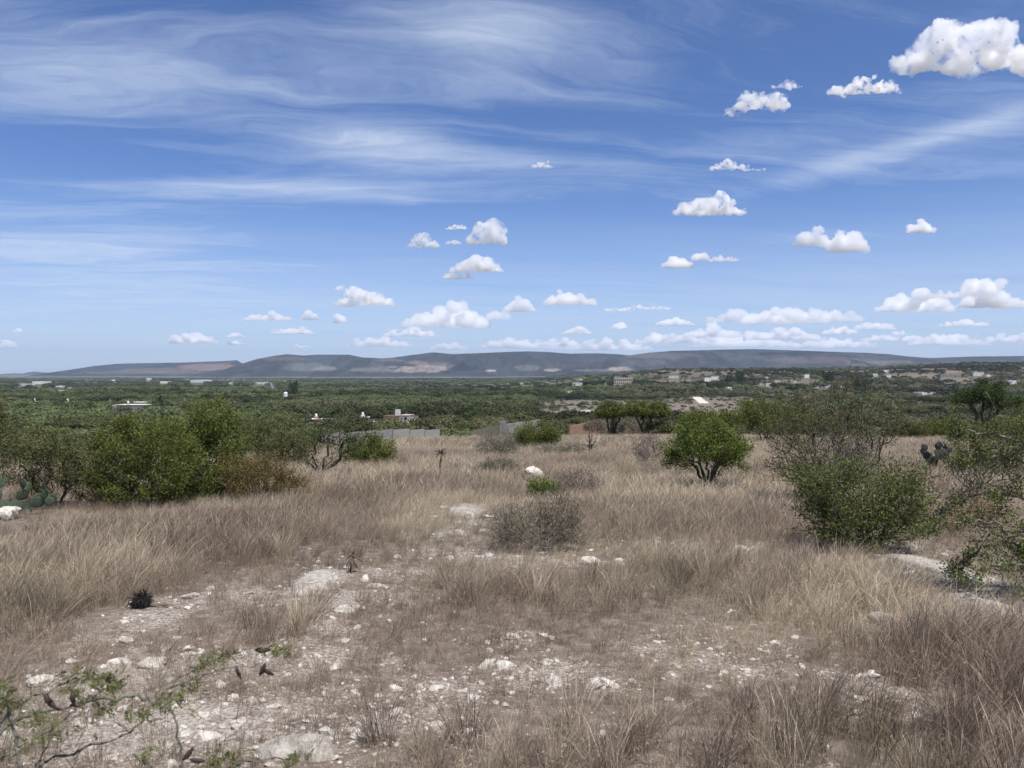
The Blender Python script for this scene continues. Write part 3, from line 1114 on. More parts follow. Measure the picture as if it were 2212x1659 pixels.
def bush(name, label, cat, base, ells, npts, nleaf, leaf='green', bark=None, L=.06, W=.022, spread=.06, twig=.004, power=.5, rmax=.08, bf=.45,
         shell=.5, depth=.8, wob=.12, step=.12, maxtips=5, clump=.3, group=None, up=.25, flat=0.0, dist=None, stems=0, leaf2=None, sink=.04, shoots_=None, shoot_len=.16, fan=0):
    """a shrub or small tree; base and ellipses (cx, cy, rx, ry) are given as seen in the photograph"""
    global PLANTS
    PLANTS += 1
    rng = np.random.default_rng(1000 + PLANTS)
    bx, by = base
    if dist is None:
        b = at(bx, by)
    else:
        q = at_depth(bx, by, dist); b = Vector((q[0], q[1], float(H(q[0], q[1]))))
    s = b.y / FPX
    # the photograph's base may hide behind grass: heights are measured on the line of sight
    e3 = []
    for k, e in enumerate(ells):
        cx, cy, rx, ry = e[:4]
        c = at_depth(cx, cy, b.y)
        off = e[4] if len(e) > 4 else 0.0
        e3.append((c[0] - b.x, off, c[2] - b.z, rx * s, rx * s * depth, ry * s))
    pts = crown_points(e3, npts, rng, shell, flat)
    pts[:, 2] = np.maximum(pts[:, 2], .03)
    if stems:                # several stems from one rootstock
        a = rng.uniform(0, 6.28, stems)
        hs = np.array([e[2] for e in e3]).mean()
        st = np.stack([np.cos(a) * hs * .09, np.sin(a) * hs * .09, rng.uniform(.10, .20, stems) * hs], 1)
        pts = np.concatenate([st, pts])
    init = None
    if fan:                  # stems that spread like a vase from one foot
        lo = min(e[2] - e[5] for e in e3); lo = max(lo, .25 * max(e[2] for e in e3))
        wx = max(abs(e[0]) + e[3] for e in e3) * .42
        cx0 = np.mean([e[0] for e in e3])
        init = []
        for k in range(fan):
            a_ = 2 * math.pi * (k + rng.uniform(-.3, .3)) / fan; rr_ = wx * rng.uniform(.5, 1.1)
            end = np.array([cx0 * .7 + math.cos(a_) * rr_, math.sin(a_) * rr_ * depth, lo * rng.uniform(.95, 1.35)])
            f0 = np.array([math.cos(a_), math.sin(a_), 0]) * lo * .05
            init.append([f0 + (end - f0) * np.array([t ** 1.25, t ** 1.25, t ** .9]) + rng.normal(size=3) * lo * .03 for t in (.12, .3, .5, .7, .86, 1.0)])
        pts = pts[pts[:, 2] > lo * .7] if lo > .3 else pts
    P, par = skeleton(pts, (0, 0, -sink), bf, init)
    P, par = refine(P, par, step, wob, rng)
    P[1:, 2] = np.maximum(P[1:, 2], -.02)
    # long young shoots that break the outline
    ns = (40 if shoots_ is None else shoots_)
    if ns:
        _, kd = order(par)
        ends = np.array([i for i in range(1, len(P)) if not kd[i]])
        cen = np.array([np.mean([e[0] for e in e3]), 0, np.mean([e[2] for e in e3]) * .5])
        ext = max(max(e[3], e[5]) for e in e3)
        Q, pp = list(P), list(par)
        for i in rng.choice(ends, ns):
            dv = P[i] - cen; dv = dv / (np.linalg.norm(dv) + 1e-6) + rng.normal(size=3) * .35 + np.array([0, 0, .35]); dv /= np.linalg.norm(dv)
            L_ = ext * shoot_len * rng.uniform(.5, 1.8); prev = i; q = P[i]
            for m in range(4):
                dv = dv + rng.normal(size=3) * .12; dv /= np.linalg.norm(dv)
                q = q + dv * L_ / 4; Q.append(q); pp.append(prev); prev = len(Q) - 1
        P, par = np.array(Q), np.array(pp)
        P[1:, 2] = np.maximum(P[1:, 2], -.02)
    R, tips, o, kids = radii(P, par, twig, power, rmax)
    root = empty(name, b)
    V, F = tubes(P, par, R, o, kids, thin=twig * 2.5)
    link('branches', mk_mesh('branches', V, F, bark or M_BARK, None, True), root)
    if nleaf:
        V, F, lv = leaves_on(P, par, tips, nleaf, spread, L, W, rng, maxtips, up, clump)
        V[:, 2] = np.maximum(V[:, 2], 0.0)
        link('leaves', mk_mesh('leaves', V, F, LEAF[leaf], {'lv': lv}), root)
    if leaf2:
        V, F, lv = leaves_on(P, par, tips, leaf2[1], spread, L, W, rng, maxtips, up, min(1, clump + .5))
        V[:, 2] = np.maximum(V[:, 2], 0.0)
        link('leaves', mk_mesh('leaves', V, F, LEAF[leaf2[0]], {'lv': lv}), root)
    tag(root, label, cat, group)
    return root


# --- shrubs on the slope, left to right
bush('mesquite_shrub', 'olive shrub with a dark leaning trunk behind the prickly pear at the left', 'shrub', (128, 1098), [(110, 975, 75, 40), (60, 960, 60, 34), (160, 1010, 50, 40), (110, 1030, 60, 34), (40, 1010, 50, 40)], 300, 13000, 'olive', L=.055, W=.02, spread=.08, twig=.005, rmax=.05, bf=.6, maxtips=4, fan=5)
bush('huizache_bush', 'big dense rounded green bush, largest of the left-hand clump', 'bush', (300, 1092), [(310, 972, 92, 60), (248, 1000, 75, 62), (365, 1005, 66, 66), (220, 1040, 55, 48), (375, 1050, 55, 42), (300, 1050, 80, 42), (305, 930, 45, 26)], 520, 34000, 'green', L=.055, W=.022, spread=.075, twig=.004, rmax=.04, shell=.7, clump=.75, bf=1.0, stems=7, shoots_=260, shoot_len=.15)
bush('mesquite_tree', 'tall yellow-green tree rising behind the big rounded bush', 'tree', (445, 1080), [(458, 902, 48, 38), (420, 950, 52, 50), (495, 960, 46, 48), (450, 1010, 76, 48), (500, 1040, 60, 44), (400, 1050, 50, 38), (460, 1060, 70, 30)], 420, 20000, 'green', L=.06, W=.022, spread=.09, twig=.005, rmax=.05, bf=.9, shell=.35, clump=.4, dist=17.5, leaf2=('bright', 6000), stems=4, shoots_=120, shoot_len=.22)
bush('rusty_bush', 'low rusty brown half-dry bush at the right end of the left-hand clump', 'bush', (575, 1086), [(560, 1040, 75, 38), (625, 1055, 45, 26), (540, 1010, 50, 24), (600, 1020, 40, 26)], 420, 5500, 'olive', M_BARK_RED, L=.045, W=.016, spread=.05, twig=.0045, rmax=.02, bf=1.2, shell=.2, leaf2=('rust', 6500), stems=6, shoots_=120, shoot_len=.25)
bush('mesquite_shrub', 'olive shrub spreading behind the rusty brown bush', 'shrub', (600, 1010), [(600, 950, 62, 40), (560, 935, 40, 30), (640, 965, 45, 32), (600, 980, 60, 24)], 260, 11000, 'olive', L=.09, W=.03, spread=.13, twig=.007, rmax=.05, dist=30, clump=.4, bf=.9, stems=5)
bush('bare_mesquite', 'nearly bare dark mesquite with crooked spreading limbs', 'tree', (694, 1032), [(735, 938, 58, 24), (672, 950, 24, 30), (780, 952, 30, 12), (700, 905, 12, 24), (740, 965, 46, 18), (670, 985, 14, 14)], 80, 3000, 'dark', L=.07, W=.026, spread=.09, twig=.016, power=.36, rmax=.065, bf=.6, wob=.30, step=.2, shell=.2, fan=5, shoots_=26, shoot_len=.3)
bush('huizache_bush', 'low green bush right of the nearly bare dark mesquite', 'bush', (800, 1008), [(800, 968, 48, 30), (775, 985, 35, 22), (830, 980, 26, 22), (800, 992, 44, 16)], 240, 11000, 'green', L=.09, W=.03, spread=.11, twig=.006, rmax=.03, dist=31, clump=.35, bf=1.0, stems=6)
bush('mesquite_tree', 'dim olive crown cut off by the left edge behind the shrubs', 'tree', (-30, 1010), [(-46, 870, 55, 50), (20, 945, 45, 24), (-20, 935, 60, 40)], 220, 8000, 'olive', L=.12, W=.04, spread=.14, twig=.008, rmax=.08, dist=34, bf=.7)
bush('grey_shrub', 'sparse grey-green shrub left of the concrete pillar', 'shrub', (1075, 992), [(1075, 955, 42, 26), (1055, 970, 30, 18), (1100, 970, 30, 18)], 260, 5500, 'grey', M_BARK_GREY, L=.08, W=.02, spread=.11, twig=.006, rmax=.02, dist=38, bf=1.3, stems=7)
bush('bare_twiggy_bush', 'bare brown twiggy bush standing against the concrete pillar', 'bush', (1095, 975), [(1092, 935, 24, 34), (1095, 960, 26, 16)], 320, 900, 'dry', M_BARK_GREY, L=.07, W=.02, spread=.07, twig=.008, rmax=.02, dist=48, bf=1.4, shell=.2, stems=8)
bush('huizache_bush', 'rounded green bush in front of the white block wall right of the pillar', 'bush', (1160, 972), [(1158, 935, 46, 22), (1185, 942, 26, 18), (1130, 942, 24, 18), (1158, 955, 42, 14)], 260, 11000, 'green', L=.13, W=.045, spread=.15, twig=.008, rmax=.03, dist=52, clump=.35, bf=1.0, stems=6)
bush('grey_shrub', 'low grey-green shrub below the rounded green bush', 'shrub', (1080, 1032), [(1075, 1010, 45, 18), (1045, 1015, 25, 12)], 260, 4200, 'grey', M_BARK_GREY, L=.06, W=.016, spread=.07, twig=.004, rmax=.015, bf=1.4, stems=8)
bush('grey_shrub', 'flat grey-green weed at the foot of the dead cholla stalk', 'shrub', (1215, 992), [(1190, 975, 45, 10), (1240, 972, 30, 10)], 200, 3200, 'grey', M_BARK_GREY, L=.09, W=.025, spread=.1, twig=.006, rmax=.02, dist=40, bf=1.3, stems=6)
bush('green_seedling_bush', 'small bright green bush just in front of the pale boulder', 'bush', (1172, 1082), [(1166, 1050, 26, 16), (1188, 1058, 22, 14), (1160, 1066, 22, 12)], 150, 3600, 'bright', L=.05, W=.016, spread=.05, twig=.004, rmax=.012, bf=1.3, clump=.6, stems=5)
bush('twiggy_grey_bush', 'bare grey-brown twiggy bush right of the small bright green bush', 'bush', (1252, 1078), [(1250, 1042, 50, 28), (1285, 1050, 24, 20), (1220, 1045, 30, 24)], 620, 3500, 'dry', M_BARK_GREY, L=.045, W=.011, spread=.06, twig=.003, rmax=.010, bf=1.5, shell=.3, stems=10)
bush('broom_shrub', 'wispy grey-brown and green shrub standing alone amid the stony ground', 'shrub', (1165, 1192), [(1140, 1140, 52, 34), (1195, 1120, 44, 40), (1218, 1150, 34, 30), (1108, 1158, 30, 26), (1165, 1165, 66, 22)], 300, 2600, 'olive', M_BARK_PALE, L=.055, W=.008, spread=.06, twig=.0022, rmax=.006, bf=2.2, shell=.1, leaf2=('dry', 4200), up=1.1, stems=16, shoots_=420, shoot_len=.42, clump=.6)
bush('twiggy_grey_bush', 'bare grey-brown bush left of the rounded green small tree', 'bush', (1405, 1006), [(1400, 962, 34, 30), (1425, 975, 22, 22), (1385, 980, 20, 18)], 360, 2600, 'dry', M_BARK_GREY, L=.07, W=.02, spread=.09, twig=.006, rmax=.015, dist=31, bf=1.4, shell=.3, stems=7)
bush('small_acacia', 'rounded green small tree with several dark stems in the dry grass', 'tree', (1530, 1068), [(1520, 945, 60, 24), (1470, 972, 34, 24), (1588, 968, 30, 28), (1530, 975, 74, 22), (1552, 930, 30, 12), (1480, 998, 34, 16), (1580, 1000, 30, 14)], 340, 13000, 'bright', L=.06, W=.024, spread=.065, twig=.006, power=.44, rmax=.045, bf=.55, shell=.4, clump=.75, flat=.2, wob=.15, fan=8, leaf2=('green', 5000), shoots_=170, shoot_len=.24)
bush('huizache_bush', 'green bush behind the rounded small tree, half hidden', 'bush', (1540, 945), [(1530, 908, 62, 18), (1490, 914, 30, 13), (1585, 906, 30, 15)], 220, 10000, 'green', L=.2, W=.07, spread=.24, twig=.015, rmax=.06, dist=75, clump=.3, bf=1.0, stems=6)
bush('huizache_bush', 'green bush behind the left side of the twiggy mesquite', 'bush', (1650, 945), [(1640, 885, 48, 26), (1700, 895, 50, 30), (1620, 905, 30, 18), (1670, 920, 60, 18)], 260, 12000, 'green', L=.17, W=.06, spread=.2, twig=.013, rmax=.06, dist=62, clump=.35, bf=1.0, stems=6)
bush('twiggy_mesquite', 'large dark twiggy mesquite with thin leaf and bare shoots on the right', 'tree', (1800, 1098), [(1790, 935, 120, 62), (1715, 925, 75, 56), (1885, 920, 70, 62), (1790, 1000, 120, 50), (1690, 1010, 50, 40), (1850, 862, 50, 30), (1740, 868, 50, 20)], 820, 13000, 'olive', M_BARK, L=.05, W=.017, spread=.07, twig=.0058, power=.42, rmax=.045, bf=.7, shell=.15, wob=.22, clump=.45, fan=9, shoots_=200, shoot_len=.22)
bush('twiggy_mesquite', 'tangle of bare grey twigs inside the large twiggy mesquite', 'shrub', (1815, 1098), [(1800, 985, 85, 60), (1840, 1000, 60, 45)], 720, 1500, 'dry', M_BARK_GREY, L=.04, W=.01, twig=.004, rmax=.015, bf=1.3, shell=.1, dist=15.2, wob=.25, stems=8)
bush('huizache_bush', 'broad green shrub with a dark shaded foot in front of the twiggy mesquite', 'shrub', (1872, 1190), [(1870, 1085, 112, 66), (1770, 1058, 55, 44), (1955, 1070, 52, 50), (1850, 1140, 90, 44), (1935, 1130, 60, 40), (1738, 1028, 26, 26), (1800, 1110, 60, 40)], 760, 15000, 'olive', M_BARK, L=.046, W=.015, spread=.055, twig=.0028, rmax=.02, bf=1.3, shell=.25, wob=.18, clump=.8, leaf2=('bright', 6500), stems=12, shoots_=360, shoot_len=.32)
bush('thorn_shrub', 'thorny shrub with grey twigs between the prickly pear and the right edge', 'shrub', (2110, 1080), [(2110, 965, 70, 50), (2180, 960, 70, 60), (2060, 985, 40, 26), (2140, 1020, 80, 40)], 560, 8000, 'olive', M_BARK_GREY, L=.05, W=.017, spread=.07, twig=.0036, rmax=.02, bf=1.2, shell=.15, wob=.25, stems=7)
bush('thorn_shrub', 'red-brown dry weeds beside the broad green shrub on the right', 'shrub', (2060, 1160), [(2050, 1120, 45, 36), (2100, 1100, 50, 44), (2160, 1120, 40, 34)], 460, 3500, 'rust', M_BARK_RED, L=.03, W=.01, spread=.05, twig=.0024, rmax=.008, bf=1.7, shell=.2, stems=12, leaf2=('dry', 2500))
bush('mesquite_tree', 'dark flat-topped mesquite tree standing out at the far right', 'tree', (2121, 925), [(2085, 862, 34, 12), (2125, 852, 44, 18), (2170, 870, 34, 15), (2140, 838, 30, 10)], 170, 9500, 'dark', L=.2, W=.08, spread=.22, twig=.03, rmax=.32, bf=.8, dist=70, flat=.5, clump=.25, fan=4)


for q, (cx, cy, w, h, dd, lab) in enumerate([(1960, 930, 46, 22, 78, 'olive shrub on the brow just right of the large twiggy mesquite'), (2035, 925, 40, 16, 88, 'low green shrub on the brow behind the weathered prickly pear'), (1770, 925, 60, 26, 84, 'green shrub on the brow seen through the twiggy mesquite'),
                                            (2190, 930, 50, 28, 60, 'olive shrub on the brow at the right edge'), (1430, 928, 24, 9, 104, 'small grey-green shrub right of the umbrella acacias'), (2090, 940, 40, 18, 66, 'grey-green shrub on the brow below the dark flat-topped tree')]):
    bush('brow_shrub', lab, 'shrub', (cx, cy + h + 8), [(cx, cy, w, h), (cx - w * .6, cy + h * .3, w * .5, h * .7), (cx + w * .6, cy + h * .25, w * .5, h * .7)], 220, 9000, 'olive' if q % 2 == 0 else 'green', L=.0024 * dd, W=.0009 * dd, spread=.003 * dd, twig=.00018 * dd, rmax=.05, dist=dd, clump=.4, bf=1.0, stems=6, shoots_=60)


def shoots():
    """long bare shoots standing clear above the twiggy mesquite"""
    rng = np.random.default_rng(31)
    b = at(1802, 1099)
    for pts in ([(1790, 960), (1812, 900), (1822, 850), (1834, 800), (1838, 778)], [(1850, 960), (1862, 900), (1866, 850), (1870, 835)], [(1900, 980), (1920, 900), (1928, 850), (1930, 836)], [(1740, 960), (1790, 880), (1796, 820), (1797, 795)],
                [(1890, 990), (1905, 930), (1960, 905), (1980, 900)]):
        root = empty('bare_shoot', Vector(at_depth(pts[0][0], pts[0][1], b.y)))
        W = [np.array(at_depth(x, y, b.y)) - np.array(root.location) for x, y in pts]
        P, par, R = [W[0]], [-1], [.013]
        last = 0
        for i in range(len(W) - 1):
            for t in (.33, .66, 1.0):
                q = W[i] * (1 - t) + W[i + 1] * t + rng.normal(size=3) * .012
                P.append(q); par.append(last); last = len(P) - 1
                R.append(.013 * (1 - .68 * (i + t) / (len(W) - 1)))
                if rng.random() < .7:
                    P.append(q + rng.normal(size=3) * .05 + np.array([0, 0, .03])); par.append(last); R.append(.003)
        P = np.array(P); par = np.array(par); R = np.array(R)
        o, kids = order(par)
        V, F = tubes(P, par, R, o, kids, thin=.005)
        yield root, V, F


SH = list(shoots())
TW = [o for o in COL.objects if o.name.startswith('twiggy_mesquite') and 'thin leaf' in o.get('label', '')][0]
for root, V, F in SH:
    off = root.location - TW.location
    link('shoot', mk_mesh('shoot', V, F, M_BARK, None, True), TW, off)
    bpy.data.objects.remove(root)


def arching_tree():
    """large thorny mesquite at the right edge: long bare boughs that arch down over the stones"""
    rng = np.random.default_rng(77)
    b = at(2330, 1290)
    d = b.y
    boughs = [[(2330, 1250), (2290, 1120), (2212, 1075), (2130, 1062), (2070, 1085), (2010, 1130)],
              [(2330, 1240), (2270, 1170), (2200, 1150), (2120, 1120), (2050, 1130), (1990, 1150)],
              [(2330, 1230), (2260, 1200), (2180, 1170), (2130, 1180), (2090, 1210), (2070, 1250)],
              [(2330, 1240), (2250, 1230), (2170, 1215), (2120, 1230), (2080, 1255)],
              [(2330, 1200), (2280, 1060), (2215, 960), (2150, 935), (2090, 930), (2050, 945)],
              [(2330, 1200), (2290, 1040), (2240, 940), (2200, 905)], [(2330, 1180), (2270, 1030), (2190, 985), (2120, 985), (2060, 1010)]]
    pts = []
    P = [np.array([0, 0, -.05])]; par = [-1]; rr = [.07]
    for k, bo in enumerate(boughs):
        off = rng.uniform(-.5, .35)
        W = [at_depth(x, y, d + off * (i / len(bo))) - np.array(b) for i, (x, y) in enumerate(bo)]
        prev = 0
        for i in range(len(W) - 1):
            for t in np.linspace(0, 1, 7)[1:]:
                q = W[i] * (1 - t) + W[i + 1] * t + rng.normal(size=3) * .012
                P.append(q); par.append(prev); prev = len(P) - 1
                f = (i + t) / (len(W) - 1)
                rr.append(.018 * (1 - f) ** .8 + .0035)
                if f > .15 and rng.random() < .75:          # side shoots
                    dr = rng.normal(size=3) * np.array([1, 1, .8]); dr /= np.linalg.norm(dr)
                    pv = prev; q2 = q.copy(); L = rng.uniform(.12, .5) * (1.2 - f)
                    for m in range(5):
                        dr = dr + rng.normal(size=3) * .25 + np.array([0, 0, .08]); dr /= np.linalg.norm(dr)
                        q2 = q2 + dr * L / 5
                        P.append(q2.copy()); par.append(pv); pv = len(P) - 1; rr.append(.005 * (1 - m / 6))
                        if rng.random() < .5:
                            d2 = dr + rng.normal(size=3) * .8; d2 /= np.linalg.norm(d2)
                            P.append(q2 + d2 * L * .25); par.append(pv); rr.append(.0028)
                            P.append(q2 + d2 * L * .4 + rng.normal(size=3) * .02); par.append(len(P) - 2); rr.append(.002)
    P = np.array(P); par = np.array(par); R = np.array(rr)
    o, kids = order(par)
    tips = np.ones(len(P)) * 9
    tips[R < .0052] = 1
    root = empty('thorny_mesquite', b)
    V, F = tubes(P, par, R, o, kids, thin=.006)
    link('branches', mk_mesh('branches', V, F, M_BARK_GREY, None, True), root)
    V, F, lv = leaves_on(P, par, tips, 9500, .04, .035, .012, rng, 5, .3, .8)
    link('leaves', mk_mesh('leaves', V, F, LEAF['olive'], {'lv': lv}), root)
    V, F, lv = leaves_on(P, par, tips, 5000, .03, .035, .013, rng, 5, .3, 1.0)
    link('leaves', mk_mesh('leaves', V, F, LEAF['bright'], {'lv': lv}), root)
    tag(root, 'thorny mesquite with long arching grey boughs at the right edge', 'tree')


arching_tree()


# --- the two umbrella-shaped acacias on the brow
def umbrella(base, dist, trunk, ells, label):
    bush('umbrella_acacia', label, 'tree', base, ells, 150, 10000, 'green', M_BARK, L=.30, W=.11, spread=.22, twig=.035, power=.42, rmax=.22, bf=.45, fan=4, dist=dist, flat=.75, shell=.6, clump=.2, step=.5, wob=.1)


umbrella((1322, 937), 108, None, [(1325, 892, 36, 15), (1305, 898, 18, 10), (1348, 890, 24, 12)], 'left of the two umbrella-shaped acacias on the brow of the slope')
umbrella((1390, 934), 104, None, [(1395, 888, 48, 15), (1425, 896, 26, 11), (1368, 892, 22, 11)], 'right of the two umbrella-shaped acacias, broader and brighter green')
bush('twiggy_grey_bush', 'dull purple-grey bush under the two umbrella acacias', 'bush', (1345, 942), [(1350, 922, 44, 14)], 200, 3500, 'dry', M_BARK_GREY, L=.22, W=.08, spread=.2, twig=.02, rmax=.05, dist=112)
bush('twiggy_grey_bush', 'brown dry bush left of the umbrella acacias', 'bush', (1290, 940), [(1285, 922, 24, 12)], 150, 2200, 'dry', M_BARK_RED, L=.2, W=.07, spread=.2, twig=.02, rmax=.05, dist=104)
#@@

# ------------------------------------------------------------------ scattering
def scatter(name, P, rot, scl, idx, protos, attrs, label):
    """one mass of many small things: points that carry copies of a few forms"""
    me = bpy.data.meshes.new(name)
    me.vertices.add(len(P)); me.vertices.foreach_set('co', np.ascontiguousarray(P, np.float32).ravel())
    a = me.attributes.new('rot', 'FLOAT_VECTOR', 'POINT'); a.data.foreach_set('vector', np.ascontiguousarray(rot, np.float32).ravel())
    a = me.attributes.new('scl', 'FLOAT_VECTOR', 'POINT'); a.data.foreach_set('vector', np.ascontiguousarray(scl, np.float32).ravel())
    a = me.attributes.new('pick', 'INT', 'POINT'); a.data.foreach_set('value', np.ascontiguousarray(idx, np.int32))
    for k, v in attrs.items():
        a = me.attributes.new(k, 'FLOAT', 'POINT'); a.data.foreach_set('value', np.ascontiguousarray(v, np.float32))
    o = link(name, me)
    col = bpy.data.collections.new(name + '_forms')
    for i, m in enumerate(protos):
        col.objects.link(bpy.data.objects.new('%s_form_%02d' % (name, i), m))
    g = bpy.data.node_groups.new(name + '_scatter', 'GeometryNodeTree')
    g.interface.new_socket('Geometry', in_out='INPUT', socket_type='NodeSocketGeometry')
    g.interface.new_socket('Geometry', in_out='OUTPUT', socket_type='NodeSocketGeometry')
    gi = g.nodes.new('NodeGroupInput'); go = g.nodes.new('NodeGroupOutput')
    ci = g.nodes.new('GeometryNodeCollectionInfo')
    ci.inputs[0].default_value = col; ci.inputs['Separate Children'].default_value = True; ci.inputs['Reset Children'].default_value = True
    ip = g.nodes.new('GeometryNodeInstanceOnPoints')
    ip.inputs['Pick Instance'].default_value = True

    def na(n, t):
        q = g.nodes.new('GeometryNodeInputNamedAttribute'); q.data_type = t; q.inputs['Name'].default_value = n
        return next(s for s in q.outputs if s.enabled and s.name == 'Attribute')
    g.links.new(gi.outputs[0], ip.inputs['Points'])
    g.links.new(ci.outputs[0], ip.inputs['Instance'])
    g.links.new(na('pick', 'INT'), ip.inputs['Instance Index'])
    er = g.nodes.new('FunctionNodeEulerToRotation')
    g.links.new(na('rot', 'FLOAT_VECTOR'), er.inputs[0])
    g.links.new(er.outputs[0], ip.inputs['Rotation'])
    g.links.new(na('scl', 'FLOAT_VECTOR'), ip.inputs['Scale'])
    g.links.new(ip.outputs[0], go.inputs[0])
    md = o.modifiers.new('scatter', 'NODES'); md.node_group = g
    return tag(o, label, kind='stuff')


# ------------------------------------------------------------------ the wooded valley
M_VLEAF = tree_leaf_mat('valley_leaf', (0.060, 0.080, 0.033), (0.158, 0.178, 0.072))
M_WLEAF = leaf_mat('woodland_leaf', (0.058, 0.077, 0.037), (0.148, 0.168, 0.074), .25, inst=True)


def crown_mesh(seed, w, h, nl, ntri, size, mat, tall=False):
    """broad spreading crown of leafy lobes; unit: metres"""
    rng = np.random.default_rng(seed)
    a = rng.uniform(0, 2 * math.pi, nl); q = np.sqrt(rng.random(nl)) * .78
    lx, ly = q * np.cos(a) * w / 2, q * np.sin(a) * w / 2
    top = h * (0.55 + 0.45 * (1 - q ** 2)) * rng.uniform(.88, 1.08, nl) if not tall else h * rng.uniform(.2, .95, nl)
    lr = w * rng.uniform(.13, .23, nl)
    lz = top - lr * .62
    pick = rng.choice(nl, ntri, p=lr ** 2 / (lr ** 2).sum())
    d = rng.normal(size=(ntri, 3)); d[:, 2] = np.abs(d[:, 2]) * 1.25 - .55; d /= np.linalg.norm(d, axis=1)[:, None]
    fl = np.array([1, 1, .62])
    c = np.stack([lx[pick], ly[pick], lz[pick]], 1) + d * (lr[pick] * rng.uniform(.78, 1.06, ntri))[:, None] * fl
    nn = d / fl; nn /= np.linalg.norm(nn, axis=1)[:, None]
    nn = nn + rng.normal(size=(ntri, 3)) * .30; nn /= np.linalg.norm(nn, axis=1)[:, None]
    t = np.cross(nn, rng.normal(size=(ntri, 3))); t /= np.linalg.norm(t, axis=1)[:, None]
    b = np.cross(nn, t)
    s = (size * rng.uniform(.6, 1.4, ntri))[:, None]
    V = np.stack([c + t * s, c - t * s * .5 + b * s * .8, c - t * s * .5 - b * s * .8], 1).reshape(-1, 3)
    V[:, 2] = np.maximum(V[:, 2], h * .1)
    lv = np.repeat(np.clip(rng.normal(.4, .12, ntri) + .3 * (rng.random(nl)[pick] - .5), 0, 1), 3)
    return mk_mesh('crown', V, np.arange(3 * ntri).reshape(-1, 3), mat, {'lv': lv})


def trunk_mesh(seed, w, h):
    rng = np.random.default_rng(seed)
    mb = MB()
    mb.tube((0, 0, -.5), (rng.normal() * .1, rng.normal() * .1, h * .3), .2, 7, .15)
    for k in range(5):
        a = 2 * math.pi * k / 5 + rng.normal() * .3
        e = Vector((math.cos(a) * w * .28, math.sin(a) * w * .28, h * .68))
        mid = Vector((math.cos(a) * w * .1, math.sin(a) * w * .1, h * .42))
        mb.tube((0, 0, h * .24), mid, .12, 5, .08)
        mb.tube(mid, e, .08, 5, .03)
    return mb.mesh('trunk', M_BARK)


TREE_FORMS = [(crown_mesh(20 + i, w, h, nl, 2200, .22, M_VLEAF), trunk_mesh(40 + i, w, h)) for i, (w, h, nl) in
              enumerate([(8.5, 4.2, 16), (10.5, 4.6, 20), (7, 3.8, 13), (9.5, 5.0, 18), (6, 3.6, 11)])]


def valley_points():
    """where trees stand: jittered, thinned by open ground; nearest first"""
    rng = np.random.default_rng(5)
    out = []
    for d0, d1, sp, um in ((112, 420, 6.8, .80), (420, 900, 8.2, .76), (900, 1900, 10.0, .74), (1900, 5600, 17.0, .74)):
        ys = np.arange(d0, d1, sp)
        for_y = []
        for yv in ys:
            n = int(2 * um * yv / sp)
            x = (np.arange(n) - n / 2 + .5) * sp + rng.normal(size=n) * sp * .45
            y = yv + rng.normal(size=n) * sp * .45
            for_y.append(np.stack([x, y], 1))
        XY = np.concatenate(for_y)
        x, y = XY.T
        z = H(x, y)
        op = openness(x, y, z)
        dens = 0.92 - op * np.where(y < 900, .58, .85)
        dens *= 0.45 + 0.7 * smooth(.34, .52, fbm(x / 60., y / 60., 14, 3))
        u = x / y
        dens *= np.where(y > 1500, .10 + .9 * smooth(.42, .58, fbm(x / 600., y / 260., 24, 4)), 1)
        dens *= 1 - .35 * smooth(.15, .3, u) * smooth(180, 300, y)
        # stay off the grassy slope
        zp = plateau(x, y)
        de = np.interp(u, [-.75, -.4, -.28, -.2, -.1, .0, .2, .35, .7], [48, 50, 62, 95, 128, 140, 140, 125, 112])
        keep = (rng.random(len(x)) < dens) & (y > de) & (near_track(x, y) > 5.5)
        k = keep
        lod = np.full(k.sum(), {112: 0, 420: 1, 900: 2, 1900: 3}[d0])
        out.append(np.stack([x[k], y[k], z[k], op[k], lod], 1))
    return np.concatenate(out), rng


VP, vrng = valley_points()
# plus trees on the steep drop left of the slope, close behind the left-hand shrubs
ex = []
for yv in np.arange(74, 112, 5.0):
    for xv in np.arange(-.78 * yv, -.27 * yv, 4.4):
        ex.append((xv + vrng.normal() * 1.6, yv + vrng.normal() * 1.6))
ex = np.array(ex); exz = H(ex[:, 0], ex[:, 1])
de_ = np.interp(ex[:, 0] / ex[:, 1], [-.75, -.4, -.28, -.2, -.1], [50, 54, 74, 110, 130])
k = ex[:, 1] > de_
VP = np.concatenate([np.stack([ex[k, 0], ex[k, 1], exz[k], exz[k] * 0, exz[k] * 0], 1), VP])
BLOCK = []      # filled by the buildings: photo x, y, half width, half height that must stay open in front of walls


